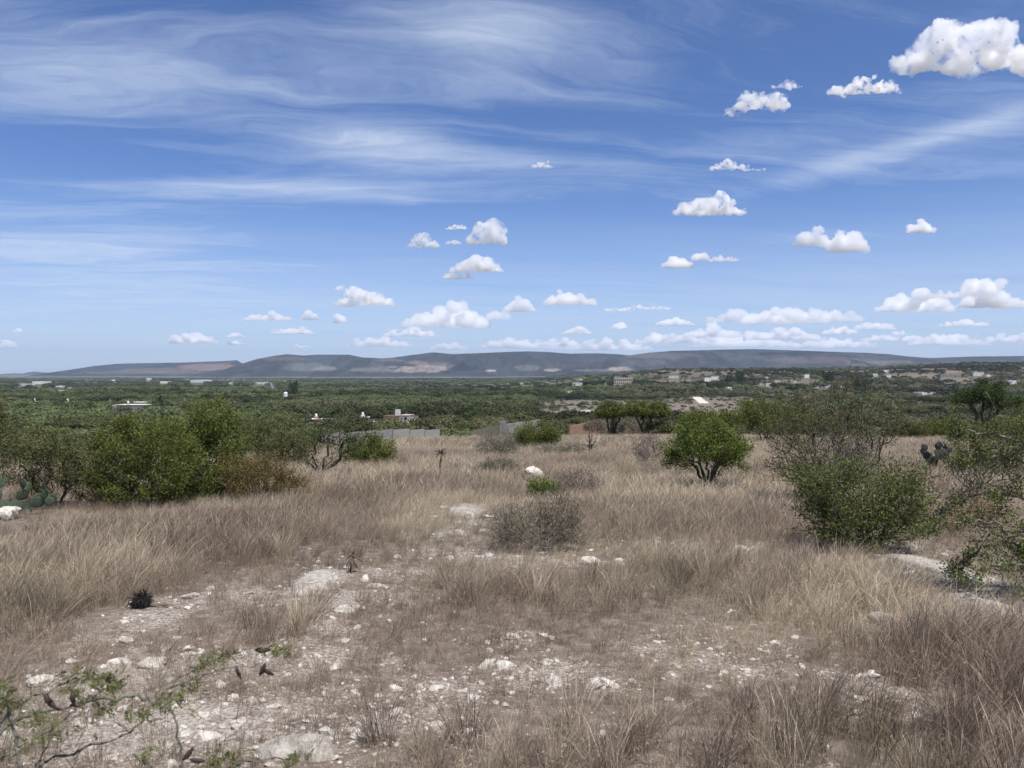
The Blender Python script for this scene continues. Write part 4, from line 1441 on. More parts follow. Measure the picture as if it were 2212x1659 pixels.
def build_valley():
    x, y, z, op, lod = VP.T
    px, py = project(x, y, z + 2.5)
    clear = np.ones(len(x), bool)
    for cx, cy, wx, wy, dmax in BLOCK:
        clear &= ~((np.abs(px - cx) < wx) & (np.abs(py - cy) < wy) & (y < dmax))
    vis = (np.abs(px - 1106) < 1160) & clear
    P = VP[clear]
    n = len(P)
    u = P[:, 0] / P[:, 1]
    sc = np.clip(np.exp(vrng.normal(.06, .32, n)), .45, 1.55)
    sc *= np.clip((P[:, 1] + 60) / 300, .55, 1.0)
    # shrubs on the open ground are small and grey; the right-hand slopes are drier than the left
    sc *= np.where(P[:, 3] > .35, vrng.uniform(.22, .55, n), 1.0)
    sc *= 1 - .25 * smooth(.1, .3, u) * (P[:, 1] < 900)
    dry = np.clip(.04 + .50 * P[:, 3] + .45 * smooth(.55, .75, fbm(P[:, 0] / 90., P[:, 1] / 90., 3, 3)) + .22 * smooth(.08, .25, u) + vrng.normal(size=n) * .10, 0, .9)
    order_ = np.argsort(-(sc / P[:, 1]) * ((np.abs(u) < .68) & (P[:, 4] == 0)))
    single = order_[:300]
    rest = np.ones(n, bool); rest[single] = False
    for i in single:
        k = int(vrng.integers(len(TREE_FORMS)))
        root = empty('mesquite_tree', (P[i, 0], P[i, 1], P[i, 2] - .2), vrng.uniform(0, 6.28))
        root.scale = (sc[i], sc[i], sc[i] * vrng.uniform(.85, 1.15))
        c = link('crown', TREE_FORMS[k][0], root); link('trunk', TREE_FORMS[k][1], root)
        f = dry[i]; g = vrng.uniform(.65, 1.35)
        c.color = (g * (1 + .55 * f), g * (1 + .05 * f), g * (1 + .6 * f), 1)
        side = 'left' if u[i] < -.32 else ('left middle' if u[i] < -.05 else ('right middle' if u[i] < .25 else 'right'))
        tag(root, '%s tree in the %s of the wood, %s' % ('grey-green' if f > .4 else ('small round green' if sc[i] < .8 else 'broad-crowned green'), side, 'close below the brow' if P[i, 1] < 190 else 'farther down'),
            'tree', 'trees of the wood just below the slope')
    # everything farther off: one wood
    forms = [crown_mesh(120 + i, 9 + .8 * i, 4.4, 13, 700, .40, M_WLEAF) for i in range(5)] + \
            [crown_mesh(140 + i, 10, 4.6, 9, 220, .8, M_WLEAF) for i in range(4)] + \
            [crown_mesh(160 + i, 16, 4.6, 16, 130, 1.3, M_WLEAF) for i in range(4)] + \
            [crown_mesh(180 + i, 2.6, 10, 14, 300, .55, M_WLEAF, True) for i in range(2)]
    R = P[rest]; m = len(R)
    lo = R[:, 4].astype(int)
    idx = np.where(lo <= 1, vrng.integers(0, 5, m), np.where(lo == 2, vrng.integers(5, 9, m), vrng.integers(9, 13, m)))
    tallm = (vrng.random(m) < .02 * smooth(.1, .2, u[rest]) + .004) & (lo >= 1) & (lo < 3)
    idx = np.where(tallm, vrng.integers(13, 15, m), idx)
    s = sc[rest]
    rot = np.zeros((m, 3)); rot[:, 2] = vrng.uniform(0, 6.28, m)
    scl = np.stack([s, s, s * vrng.uniform(.85, 1.2, m)], 1)
    scatter('far_woodland', R[:, :3] - np.array([0, 0, .25]), rot, scl, idx, forms, {'tint': dry[rest], 'lum': np.clip(vrng.normal(1.0, .20, m) * (.55 + .9 * smooth(.3, .7, fbm(R[:, 0] / 130., R[:, 1] / 110., 207, 3))), .45, 1.6)},
            'green mesquite woodland covering the valley as one mass')


# ------------------------------------------------------------------ dry grass
def tuft(seed, n, rad, hgt, wid, lean, curl, seedhead=.5, segs=3, leafy=0.0):
    rng = np.random.default_rng(seed)
    a = rng.uniform(0, 6.283, n); q = rad * np.sqrt(rng.random(n))
    B = np.stack([q * np.cos(a), q * np.sin(a), np.full(n, -.03)], 1)
    h = hgt * rng.uniform(.45, 1.1, n)
    dirx = np.cos(a) * .28 * q / rad + rng.normal(size=n) * .2 + lean
    diry = np.sin(a) * .28 * q / rad + rng.normal(size=n) * .2
    V, F, LV, TV = [], [], [], []
    w = wid * rng.uniform(.6, 1.35, n)
    sa = rng.uniform(0, 3.14, n)
    S = np.stack([np.cos(sa), np.sin(sa), 0 * sa], 1)
    col = np.clip(rng.normal(.45, .28, n), 0, 1)
    nv = 0
    ring = []
    sh = rng.random(n) < seedhead
    for k in range(segs + 1):
        t = k / segs
        bend = t ** (1.6) * (1 + curl * t)
        C = B + np.stack([dirx * h * bend, diry * h * bend, h * t * (1 - .28 * curl * t * t)], 1)
        ww = w * (1 - t * .75) if k < segs else w * .15
        if k == segs - 1: ww = np.where(sh, w * 1.15, ww)
        ring.append((C - S * ww[:, None] / 2, C + S * ww[:, None] / 2, t))
    V = np.stack([v for r in ring for v in r[:2]], 1)            # n, 2*(segs+1), 3
    m = 2 * (segs + 1)
    base = np.arange(n)[:, None] * m
    F = np.concatenate([base + np.array([2 * k, 2 * k + 1, 2 * k + 3, 2 * k + 2]) for k in range(segs)])
    lv = np.repeat(col, m)
    tv = np.tile(np.repeat([r[2] ** 2 for r in ring], 2), n) * np.repeat(np.where(sh, 1.0, .25), m)
    V = V.reshape(-1, 3)
    if leafy:                                                    # little pale curled leaves low down
        k = int(n * leafy)
        p = rng.integers(0, n, k); tt = rng.uniform(.1, .8, k)
        C = B[p] + np.stack([dirx[p] * h[p] * tt ** 1.6, diry[p] * h[p] * tt ** 1.6, h[p] * tt], 1)
        V2, F2, l2 = leaf_quads(C, rng.normal(size=(k, 3)) + np.array([0, 0, .2]), hgt * .10 * rng.uniform(.6, 1.5, k), wid * 1.5, rng, .12)
        F = np.concatenate([F, F2 + len(V)]); V = np.concatenate([V, V2])
        lv = np.concatenate([lv, np.clip(l2 + .35, 0, 1)]); tv = np.concatenate([tv, np.full(len(V2), .9)])
    return mk_mesh('tuft', V, F, M_GRASS, {'lv': lv, 'tv': tv})


TALL = []       # photo patches where the grass stands tall and thick: x, y, rx, ry, amount
TALLP = [(150, 1210, 260, 90, 1), (480, 1150, 240, 60, 1), (60, 1330, 200, 110, .8), (780, 1070, 260, 70, .8), (560, 1200, 70, 24, .5), (1450, 1110, 260, 55, 1), (1640, 1100, 160, 50, 1), (1340, 1060, 120, 50, .8),
         (1480, 1000, 500, 45, .7), (1000, 1010, 400, 45, .7), (990, 1275, 90, 28, .4), (1090, 1290, 130, 34, .6), (1300, 1300, 170, 34, .5), (1500, 1240, 160, 32, .5), (1650, 1290, 200, 45, .5), (1820, 1280, 130, 60, .7),
         (1760, 1340, 120, 40, .6), (2120, 1480, 180, 120, 1), (2000, 1620, 300, 80, .7), (1640, 1620, 260, 70, .55), (1250, 1640, 200, 40, .35), (950, 1640, 180, 40, .25), (610, 1370, 80, 30, .35), (2150, 1400, 120, 60, .6)]
for cx, cy, wx, wy, a in TALLP:
    p = at(cx, cy); q = at(cx, cy - wy); r = at(cx, min(cy + wy, 1800))
    TALL.append((p.x, (q.y + r.y) / 2, wx * p.y / FPX, max(.3, abs(q.y - r.y) / 2), a))


def tallness(x, y):
    v = np.zeros_like(x)
    for cx, cy, rx, ry, a in TALL:
        q = ((x - cx) / rx) ** 2 + ((y - cy) / ry) ** 2
        v = np.maximum(v, a * np.exp(-q * .8))
    return v


CLEARG = [(at(757, 1250), .45), (at(305, 1330), .55), (at(1150, 1045), 1.1), (at(22, 1140), .9), (at(950, 1045), .5)]      # thin grass round a few small things


def build_grass():
    rng = np.random.default_rng(99)
    forms = [tuft(1 + i, 46, .10, .30, .0030, .10, .4, .45, 3, .6) for i in range(5)]            # 0-4 short, near
    forms += [tuft(11 + i, 60, .11, .50, .0036, .15, .35, .6, 3) for i in range(5)]               # 5-9 tall, near
    forms += [tuft(21 + i, 62, .18, .43, .0064, .13, .35, .6, 3) for i in range(5)]               # 10-14 middle distance
    forms += [tuft(31 + i, 70, .55, .60, .020, .15, .4, .5, 2) for i in range(4)]                # 15-18 far
    forms += [tuft(41 + i, 36, .09, .38, .0028, .04, .2, .3, 3, 1.6) for i in range(4)]         # 19-22 upright dark stalks with curled leaves
    Ps, idxs, scs, tints, greens, rusts = [], [], [], [], [], []
    for (d0, d1, sp, kind) in ((1.9, 9, .118, 0), (9, 17, .175, 1), (17, 48, .36, 2), (48, 150, .95, 3)):
        ys = np.arange(d0, d1, sp)
        XY = []
        for yv in ys:
            um = .82 if kind < 3 else .76
            half = max(um * yv, 2.2)
            n = int(2 * half / sp)
            XY.append(np.stack([np.linspace(-half, half, n) + rng.normal(size=n) * sp * .5, yv + rng.normal(size=n) * sp * .5], 1))
        XY = np.concatenate(XY)
        x, y = XY.T
        tl = tallness(x, y)
        rk = rockiness(x, y)
        nz = fbm(x / 1.1, y / 1.1, 51, 4)
        nb = fbm(x / 4.5, y / 4.5, 57, 3)
        dens = .56 + .60 * smooth(.42, .62, nz) * (.5 + .5 * tl) + .6 * tl - .95 * rk * smooth(.3, .7, rk)
        if kind >= 2: dens = .75 + .3 * nb - .8 * rk
        u = x / y
        de = np.interp(u, [-.75, -.4, -.28, -.2, -.1, .0, .2, .35, .7], [46, 48, 60, 90, 125, 140, 140, 124, 114])
        keep = (rng.random(len(x)) < dens) & (y < de)
        for (q_, r_) in CLEARG: keep &= np.hypot(x - q_.x, y - q_.y) > r_
        x, y, tl, nz, nb, rk = x[keep], y[keep], tl[keep], nz[keep], nb[keep], rk[keep]
        n = len(x)
        z = H(x, y)
        if kind <= 1:
            tall = rng.random(n) < (tl * 1.0 + .25 * smooth(.5, .7, nb) - .15)
            stalk = (rng.random(n) < .5 - .25 * tl) & (y < 8)
            idx = np.where(tall & ~stalk, rng.integers(5, 10, n), rng.integers(0, 5, n))
            idx = np.where(stalk, rng.integers(19, 23, n), idx)
            if kind == 1: idx = np.where(tall, rng.integers(10, 15, n), rng.integers(5, 10, n))
            sc = rng.uniform(.55, 1.15, n) * (.56 + .62 * tl)
            if kind == 1: sc *= .85
        elif kind == 2:
            idx = rng.integers(10, 15, n); sc = rng.uniform(.7, 1.2, n) * (.75 + .35 * nb + .25 * tl)
        else:
            idx = rng.integers(15, 19, n); sc = rng.uniform(.75, 1.2, n)
        bl = smooth(.48, .66, fbm(x / 1.6, y / 1.6, 71, 3)) * .95 + .22 * smooth(.4, .7, fbm(x / 12., y / 12., 75, 3)) + .2 * smooth(20, 60, y)
        Ps.append(np.stack([x, y, z], 1)); idxs.append(idx); scs.append(sc)
        tints.append(np.clip(bl + rng.normal(size=n) * .12, 0, 1))
        rusts.append(np.clip(.55 * smooth(.54, .72, fbm(x / 2.6, y / 2.6, 191, 3)) + .55 * np.exp(-(((x - 2.6) / 1.3) ** 2 + ((y - 3.9) / 1.0) ** 2)) + rng.normal(size=n) * .12, 0, .95))
        greens.append(np.clip((rng.random(n) < .03) * rng.random(n) + .25 * smooth(.62, .8, fbm(x / 1.7, y / 1.7, 83, 2)), 0, .6))
    # big straw-blond tussocks that stand out
    forms += [tuft(51 + i, 90, .12, .54, .0042, .10, .35, .7, 3) for i in range(3)]              # 23-25
    m = 0
    for (cx, cy, rx, ry, a_) in TALL:
        for k in range(int(3 + (12 if cy < 8 else 24) * a_)):
            aa = rng.uniform(0, 6.28); qq = math.sqrt(rng.random()) * 1.1
            x, y = cx + math.cos(aa) * qq * rx, cy + math.sin(aa) * qq * ry
            if y < 2.6 or y > 34: continue
            Ps.append(np.array([[x, y, float(H(x, y))]])); idxs.append(np.array([23 + k % 3])); scs.append(np.array([rng.uniform(.55, 1.05) * (.7 + .012 * y)]))
            tints.append(np.array([rng.uniform(.2, 1.0) if k % 4 else 0.0])); greens.append(np.array([0.0])); rusts.append(np.array([0.0 if k % 4 else .8])); m += 1
    P = np.concatenate(Ps); n = len(P)
    # no grass inside the walls or right at the foot of stems: kept simple
    sc = np.concatenate(scs)
    rot = np.zeros((n, 3)); rot[:, 2] = rng.normal(0, .5, n); rot[:, 0] = rng.normal(0, .12, n); rot[:, 1] = rng.normal(0, .12, n)
    scl = np.stack([sc * rng.uniform(.85, 1.15, n)] * 2 + [sc], 1)
    scatter('dry_grass', P, rot, scl, np.concatenate(idxs), forms, {'tint': np.concatenate(tints), 'green': np.concatenate(greens), 'rust': np.concatenate(rusts)},
            'dry brown and straw-coloured grass covering the slope')
    print('grass tufts', n)


build_grass()


# ------------------------------------------------------------------ stones
def stone_mesh(seed, sub=2, flat=.55, rough=.35, cuts=5):
    import bmesh
    rng = np.random.default_rng(seed)
    bm = bmesh.new(); bmesh.ops.create_icosphere(bm, subdivisions=sub, radius=1.0)
    V = np.array([v.co[:] for v in bm.verts]); F = np.array([[v.index for v in f.verts] for f in bm.faces]); bm.free()
    for _ in range(cuts):                      # broken flat faces
        d = rng.normal(size=3); d /= np.linalg.norm(d)
        o = rng.uniform(.45, .8)
        t = V @ d
        V = V - np.where(t > o, (t - o), 0)[:, None] * d * .9
    nz = np.stack([fbm(V[:, 0] * 1.7 + seed, V[:, 1] * 1.7 + V[:, 2], 7, 3), fbm(V[:, 1] * 1.7 + seed, V[:, 2] * 1.7, 8, 3), fbm(V[:, 2] * 1.7 + seed, V[:, 0] * 1.7, 9, 3)], 1) - .5
    V = V * (1 + rough * nz[:, :1]) + nz * rough * .5
    V = V * np.array([rng.uniform(.9, 1.3), rng.uniform(.7, 1.05), flat * rng.uniform(.75, 1.25)])
    return mk_mesh('stone', V, F, M_ROCK, None, False)


M_BED = rock_mat('weathered_bedrock', (0.25, 0.222, 0.19), (0.50, 0.46, 0.40))


def build_stones():
    rng = np.random.default_rng(404)
    forms = [stone_mesh(500 + i, 1, .6, .5) for i in range(8)]
    Ps = []
    for d0, d1, sp in ((2.0, 6, .055), (6, 13, .11), (13, 30, .30)):
        for yv in np.arange(d0, d1, sp):
            half = max(.8 * yv, 2.0); n = int(2 * half / sp)
            Ps.append(np.stack([np.linspace(-half, half, n) + rng.normal(size=n) * sp * .6, yv + rng.normal(size=n) * sp * .6], 1))
    XY = np.concatenate(Ps); x, y = XY.T
    rk = rockiness(x, y); tl = tallness(x, y)
    cl = smooth(.48, .68, fbm(x / .8, y / .8, 23, 4))
    dens = .035 + .75 * rk + .36 * cl * (1 - .7 * tl)
    k = rng.random(len(x)) < dens * .62
    x, y, rk = x[k], y[k], rk[k]; n = len(x)
    s = np.exp(rng.normal(-4.5, .52, n)) * (1 + .45 * rk) * (1 + .04 * y)
    s = np.minimum(s, .07)
    P = np.stack([x, y, H(x, y) + s * .1], 1)
    rot = rng.uniform(0, 6.28, (n, 3)) * np.array([.06, .06, 1])
    scatter('limestone_gravel', P, rot, np.stack([s, s, s * rng.uniform(.7, 1.2, n)], 1), rng.integers(0, 8, n), forms, {}, 'scattered white limestone chips and gravel')
    print('gravel', n)
    big = [stone_mesh(700 + i, 3, .42, .75, 11) for i in range(10)]

    def rock(px, py, w, label, group=None, tall=1.0, form=None, name='limestone_rock'):
        p = at(px, py)
        r = w * p.y / FPX / 2
        o = link(name, big[int(rng.integers(10)) if form is None else form], None, (p.x, p.y, p.z + r * .12 * tall))
        o.scale = (r * .95, r * rng.uniform(.7, 1.0), r * tall)
        o.rotation_euler = (rng.normal() * .1, rng.normal() * .1, rng.uniform(-.5, .5) + (3.14 if rng.random() < .5 else 0))
        return tag(o, label, 'rock', group)

    named = [((1107, 1380, 52), 'flat tilted limestone slab in the middle of the stony foreground'), ((1175, 1374, 28), 'small rock just right of the flat tilted slab'), ((1054, 1255, 34), 'light grey rock alone in the grass left of centre'),
             ((1273, 1219, 60), 'long low white rock below the wispy lone shrub'), ((1334, 1212, 24), 'small white block right of the long low white rock'), ((990, 1154, 52), 'flat white outcrop rock left of the wispy lone shrub'),
             ((818, 1270, 46), 'long pale rock at the end of the bare bedrock patch'), ((336, 1442, 76), 'broad rounded pale rock among the gravel at the left'), ((82, 1480, 72), 'flat cream slab half hidden by the near branch'),
             ((589, 1530, 34), 'round whitish rock in the gravel right of the near branch'), ((539, 1482, 30), 'white rock below the dark hanging pods'), ((743, 1320, 60), 'long white rock below the bare bedrock patch'),
             ((1190, 1477, 54), 'wide pale rock in the lower middle of the grass'), ((1311, 1482, 64), 'broad buried pale rock right of the wide pale rock'), ((947, 1490, 40), 'knobbly pale rock in the lower left middle'),
             ((1879, 1462, 40), 'upright pale rock in the grass at lower right'), ((1859, 1514, 46), 'rounded pale rock below the upright pale rock'), ((1979, 1548, 34), 'bright white rock near the lower right corner grass'),
             ((1922, 1348, 84), 'long white ledge at the right below the stony path'), ((1676, 1393, 38), 'white block in the grass right of centre'), ((1715, 1379, 24), 'small white rock just behind the white block'),
             ((1600, 1190, 44), 'thin white ledge at the edge of the tall grass'), ((411, 1291, 46), 'flat white stones beside the charred stump')]
    for (px, py, w), lab in named:
        rock(px, py, w, lab, tall=1.0)
    # round boulders
    rock(18, 1122, 66, 'large pale rounded boulder at the left edge below the prickly pear', tall=2.0, form=3, name='boulder')
    rock(1152, 1036, 58, 'pale rounded boulder behind the small bright green bush', tall=1.9, form=5, name='boulder')
    lst = [(1175, 1436, 27), (1145, 1447, 24), (1100, 1468, 22), (997, 1495, 32), (882, 1552, 26), (940, 1572, 24), (761, 1577, 24), (815, 1506, 26), (772, 1358, 28), (747, 1430, 40), (1113, 1228, 22), (1118, 1203, 16), (1275, 1190, 16), (1175, 1196, 22),
           (1475, 1178, 22), (1254, 1138, 18), (1672, 1169, 16), (1579, 1324, 22), (1893, 1533, 26), (1933, 1517, 22), (1972, 1366, 32), (2054, 1379, 42), (1443, 1512, 26), (1733, 1437, 14), (416, 1412, 20), (323, 1394, 22), (536, 1284, 26), (482, 1220, 20),
           (25, 1326, 26), (84, 1337, 20), (407, 1315, 22), (479, 1301, 16), (270, 1337, 16), (711, 1229, 18), (154, 1430, 32), (640, 1300, 26), (690, 1330, 20), (1040, 1150, 26), (960, 1100, 30), (1010, 1112, 36), (940, 1120, 24), (1050, 1118, 30), (985, 1130, 22),
           (2040, 1200, 26), (2080, 1260, 30), (1990, 1290, 28), (2110, 1300, 36), (2150, 1330, 30), (1950, 1240, 24), (2000, 1215, 30), (660, 1230, 22), (720, 1260, 26), (600, 1270, 22), (880, 1033, 40), (760, 1015, 30), (1490, 1030, 26), (1440, 1045, 22),
           (1300, 1283, 14), (560, 1420, 20), (620, 1460, 22), (470, 1400, 22), (380, 1380, 24), (700, 1490, 26), (660, 1560, 24), (450, 1500, 26), (520, 1560, 28), (300, 1540, 26), (200, 1560, 30), (120, 1600, 30), (400, 1620, 32), (560, 1620, 30), (240, 1640, 30)]
    for px, py, w in lst:
        rock(px, py, w, 'small white rock lying loose ' + ('in the gravel of the left foreground' if px < 720 and py > 1340 else ('in the grass at left behind the gravel' if px < 720 else ('in the middle of the grass' if px < 1500 else 'along the right side'))) + (', lower edge' if py > 1500 else ''), 'loose white limestone rocks')
    for k in range(110):
        j = ROCKY[rng.integers(len(ROCKY))]
        a = rng.uniform(0, 6.28); q = rng.random() ** .5 * 1.2
        x, y = j[0] + math.cos(a) * q * j[2], j[1] + math.sin(a) * q * j[3]
        if y < 2.3: continue
        px, py = project(x, y, float(H(x, y)))
        rock(float(px), float(py), rng.uniform(7, 16), 'small white rock lying loose ' + ('in the gravel of the left foreground' if px < 720 and py > 1340 else ('in the grass at left behind the gravel' if px < 720 else ('in the middle of the grass' if px < 1500 else 'along the right side'))) + (', lower edge' if py > 1500 else ''), 'loose white limestone rocks')
    # bare sheets of bedrock
    def slab(px, py, wx, wy, label):
        p = at(px, py); q = at(px, py - wy); r = at(px, py + wy)
        cy = (q.y + r.y) / 2; rx = wx * p.y / FPX; ry = max(.15, abs(q.y - r.y) / 2)
        n, m = 40, 9
        V, F = [], []
        for i in range(m + 1):
            for jx in range(n):
                a = 2 * math.pi * jx / n
                f = i / m
                e = 1 + .35 * (fbm(math.cos(a) * 1.5 + px, math.sin(a) * 1.5 + py, 3, 4) - .5) * 2
                x = p.x + rx * e * f * math.cos(a); y = cy + ry * e * f * math.sin(a)
                edge = max(0.0, 1 - max(0.0, f - .82) / .18)
                hgt = .045 * (edge ** .6) + .05 * (float(fbm(x * 1.8, y * 1.8, 77, 4)) - .5) * edge - .03 * (1 - edge)
                V.append((x - p.x, y - cy, float(H(x, y)) - p.z + hgt))
        for i in range(m):
            for jx in range(n):
                j2 = (jx + 1) % n
                F.append((i * n + jx, i * n + j2, (i + 1) * n + j2, (i + 1) * n + jx)[::-1])
        o = link('bedrock_sheet', mk_mesh('bedrock_sheet', V, F, M_BED, None, True), None, (p.x, cy, p.z))
        tag(o, label, 'bedrock')
    slab(678, 1262, 40, 26, 'bare pale bedrock patch beside the small dead cholla')
    slab(2030, 1232, 46, 34, 'bare whitish bedrock of the stony path at the right')
    slab(2140, 1318, 46, 20, 'pale bedrock strip below the stony path near the right edge')
    slab(640, 1625, 95, 22, 'smooth greyish bedrock sheet at the bottom left of centre')
    slab(1000, 1106, 34, 8, 'small bedrock outcrop in the grass left of the lone shrub')


build_stones()

# ------------------------------------------------------------------ walls and houses of the valley
M_WHITE = plain('lime_wash', (0.78, 0.76, 0.72), .9, .06, .8)
M_CREAM = plain('cream_plaster', (0.62, 0.54, 0.43), .9, .08, .8)
M_PINK = plain('pinkish_plaster', (0.52, 0.43, 0.38), .9, .08, .8)
M_BRICK = plain('brown_brick', (0.20, 0.12, 0.085), .95, .12, 2.0)
M_ORANGE = plain('orange_brick', (0.30, 0.19, 0.13), .95, .1, 2.0)
M_GREY = plain('grey_render', (0.25, 0.24, 0.22), .95, .1, .6)
M_SLAB = plain('concrete_slab', (0.66, 0.64, 0.60), .95, .08, .7)
M_DARK = plain('dark_opening', (0.020, 0.022, 0.025), .35, .1, 2.0)
M_TANK = plain('white_plastic', (0.74, 0.75, 0.76), .5, .04, 2.0)
M_STEEL = plain('grey_steel', (0.26, 0.25, 0.24), .6, .1, 3.0)
M_POLE = plain('weathered_pole', (0.34, 0.31, 0.27), .9, .1, 3.0)
M_TILE = plain('red_roof_tile', (0.33, 0.13, 0.085), .9, .12, 2.0)
M_TAN = plain('tan_block', (0.44, 0.35, 0.235), .95, .1, 1.2)


def block_mat():
    """grey concrete blocks in courses; too far off to pick the blocks apart"""
    m, t, out = new_mat('concrete_block')
    p = t.node('ShaderNodeBsdfPrincipled')
    co = objco(t)
    x, y, z = t.sep(co)
    br = t.node('ShaderNodeTexBrick')
    t.l.new(t.xyz(x, z, 0.0), br.inputs['Vector'])
    br.inputs['Color1'].default_value = (0.36, 0.34, 0.305, 1); br.inputs['Color2'].default_value = (0.28, 0.265, 0.24, 1)
    br.inputs['Mortar'].default_value = (0.23, 0.22, 0.20, 1)
    br.inputs['Scale'].default_value = 1.0; br.inputs['Mortar Size'].default_value = .02
    br.inputs['Brick Width'].default_value = .4; br.inputs['Row Height'].default_value = .2
    n = t.noise(co, .9, 6, .6)
    t.l.new(t.mix(t.remap(n, .45, .7, 0, .5), br.outputs['Color'], (0.27, 0.25, 0.225)), p.inputs['Base Color'])
    p.inputs['Roughness'].default_value = .95
    t.l.new(p.outputs[0], out.inputs[0])
    return m


M_BLOCK = block_mat()


def wall_run(name, label, pts, mat, thick=.2, parts='wall_panel', post=None, cat='wall'):
    """pts: (photo x, photo y of the top, distance) at panel ends, given panel by panel as (x0, y0, d0, x1, y1, d1)"""
    a = at_depth(pts[0][0], pts[0][1], pts[0][2])
    root = empty(name, (a[0], a[1], float(H(a[0], a[1]))))
    o = Vector(root.location)
    for (x0, y0, d0, x1, y1, d1) in pts:
        p, q = Vector(at_depth(x0, y0, d0)), Vector(at_depth(x1, y1, d1))
        L = math.hypot(q.x - p.x, q.y - p.y); rz = math.atan2(q.y - p.y, q.x - p.x)
        b = min(float(H(p.x, p.y)), float(H(q.x, q.y))) - .4
        top0, top1 = p.z - b, q.z - b
        mb = MB().prism([(0.003, 0), (L - .003, 0), (L - .003, top1), (0.003, top0)], -thick / 2, thick / 2)
        w = mb.build(parts, mat, root, Vector((p.x, p.y, b)) - o)
        w.rotation_euler = (0, 0, rz)
        if post:
            pb = MB().box(-.12, .12, -.16, .16, 0, max(top0, .1) + .03)
            pp = pb.build('pillar', post, root, Vector((p.x, p.y, b)) - o); pp.rotation_euler = (0, 0, rz)
    return tag(root, label, cat)


wall_run('block_wall', 'long stepped grey concrete block wall below the dry slope',
         [(690, 938, 106, 735, 934, 105.5), (735, 936, 105.5, 775, 932, 105), (775, 933, 105, 812, 929, 104.5), (812, 931, 104.5, 848, 926, 104),
          (848, 928.5, 104, 884, 926, 106), (884, 930, 106, 917, 927, 108), (917, 930, 108, 949, 927, 110)], M_BLOCK, .22, 'wall_panel', M_GREY)
wall_run('plastered_wall', 'tan garden wall left of the concrete pillar', [(1022, 929, 118, 1052, 924, 116), (1052, 924.5, 116, 1081, 919, 114)], M_TAN, .2)
wall_run('block_wall', 'pale block wall behind the rounded green bush right of the pillar', [(1094, 916, 112, 1130, 911, 118), (1130, 911.5, 118, 1166, 906, 124)], M_BLOCK, .2)
p = at_depth(1087, 910, 112); b = float(H(p[0], p[1])) - .4
tag(MB().box(-.5, .5, -.5, .5, 0, p[2] - b).build('concrete_pillar', M_GREY, None, (p[0], p[1], b)), 'square grey concrete pillar between the tan wall and the pale block wall', 'pillar')
wall_run('brick_wall', 'orange brick wall with a peaked top left of the umbrella acacias', [(1230, 921, 128, 1272, 911, 132), (1272, 911.5, 132, 1294, 921, 136)], M_ORANGE, .2)


def tank(parent, x, y, z, r, h, mat=None):
    """rooftop water tank with domed top"""
    mb = MB().lathe([(r, 0), (r, h * .7), (r * .8, h * .88), (r * .35, h * .95), (r * .3, h), (.01, h)], 12, (x, y))
    o = link('water_tank', mb.mesh('water_tank', mat or M_TANK), parent, (0, 0, z))
    return o


def house(px, py, w, h, label, wall=None, roof=None, depth=.8, rz=0.0, win=2, door=True, rooftop=None, group=None, name='house', block=True, pitched=False, cat='house'):
    """house whose front foot stands at (px, py) of the photograph, w by h as seen there"""
    p = at(px, py)
    s = p.y / FPX
    W, Hh = w * s, h * s
    D = W * depth
    root = empty(name, (p.x, p.y, p.z), rz)
    wall = wall or M_WHITE; roof = roof or M_SLAB
    MB().box(-W / 2, W / 2, 0, D, -1.5, Hh).build('wall', wall, root)
    if pitched:
        MB().prism([(-W * .54, Hh), (W * .54, Hh), (0, Hh * 1.45)], -.3, D + .3).build('roof', roof, root)
    else:
        MB().box(-W / 2 - .25, W / 2 + .25, -.3, D + .25, Hh + .003, Hh + .22).build('roof', roof, root)
    n = win
    for k in range(n):
        x = (-.5 + (k + .6) / (n + .2)) * W
        ww, hh = min(1.3, W * .16), min(1.2, Hh * .4)
        wd = MB().box(x - ww / 2, x + ww / 2, -.03, .05, Hh * .38, Hh * .38 + hh).build('window', M_DARK, root)
        if s < .45:
            MB().box(x - ww / 2 - .06, x + ww / 2 + .06, -.08, .02, Hh * .38 - .12, Hh * .38 - .004).build('sill', M_SLAB, wd)
    if door:
        x = W * .36
        MB().box(x - .45, x + .45, -.035, .05, 0, min(2.1, Hh * .72)).build('door', M_BRICK, root)
    if rooftop == 'tank':
        MB().box(-W * .2 - .9, -W * .2 + .9, D * .3, D * .3 + 1.8, Hh + .22, Hh + 1.1).build('roof_box', wall, root)
        tank(root, -W * .2, D * .3 + .9, Hh + 1.104, .6, 1.4)
    if rooftop == 'box':
        MB().box(-W * .1, W * .2, D * .2, D * .6, Hh + .223, Hh + 2.2).build('roof_box', wall, root)
    tag(root, label, cat, group)
    if block:
        BLOCK.append((px, py - h * .45, w * .5 + min(14, 5000 / p.y), h * .75 + 4, p.y + 1))
    return root


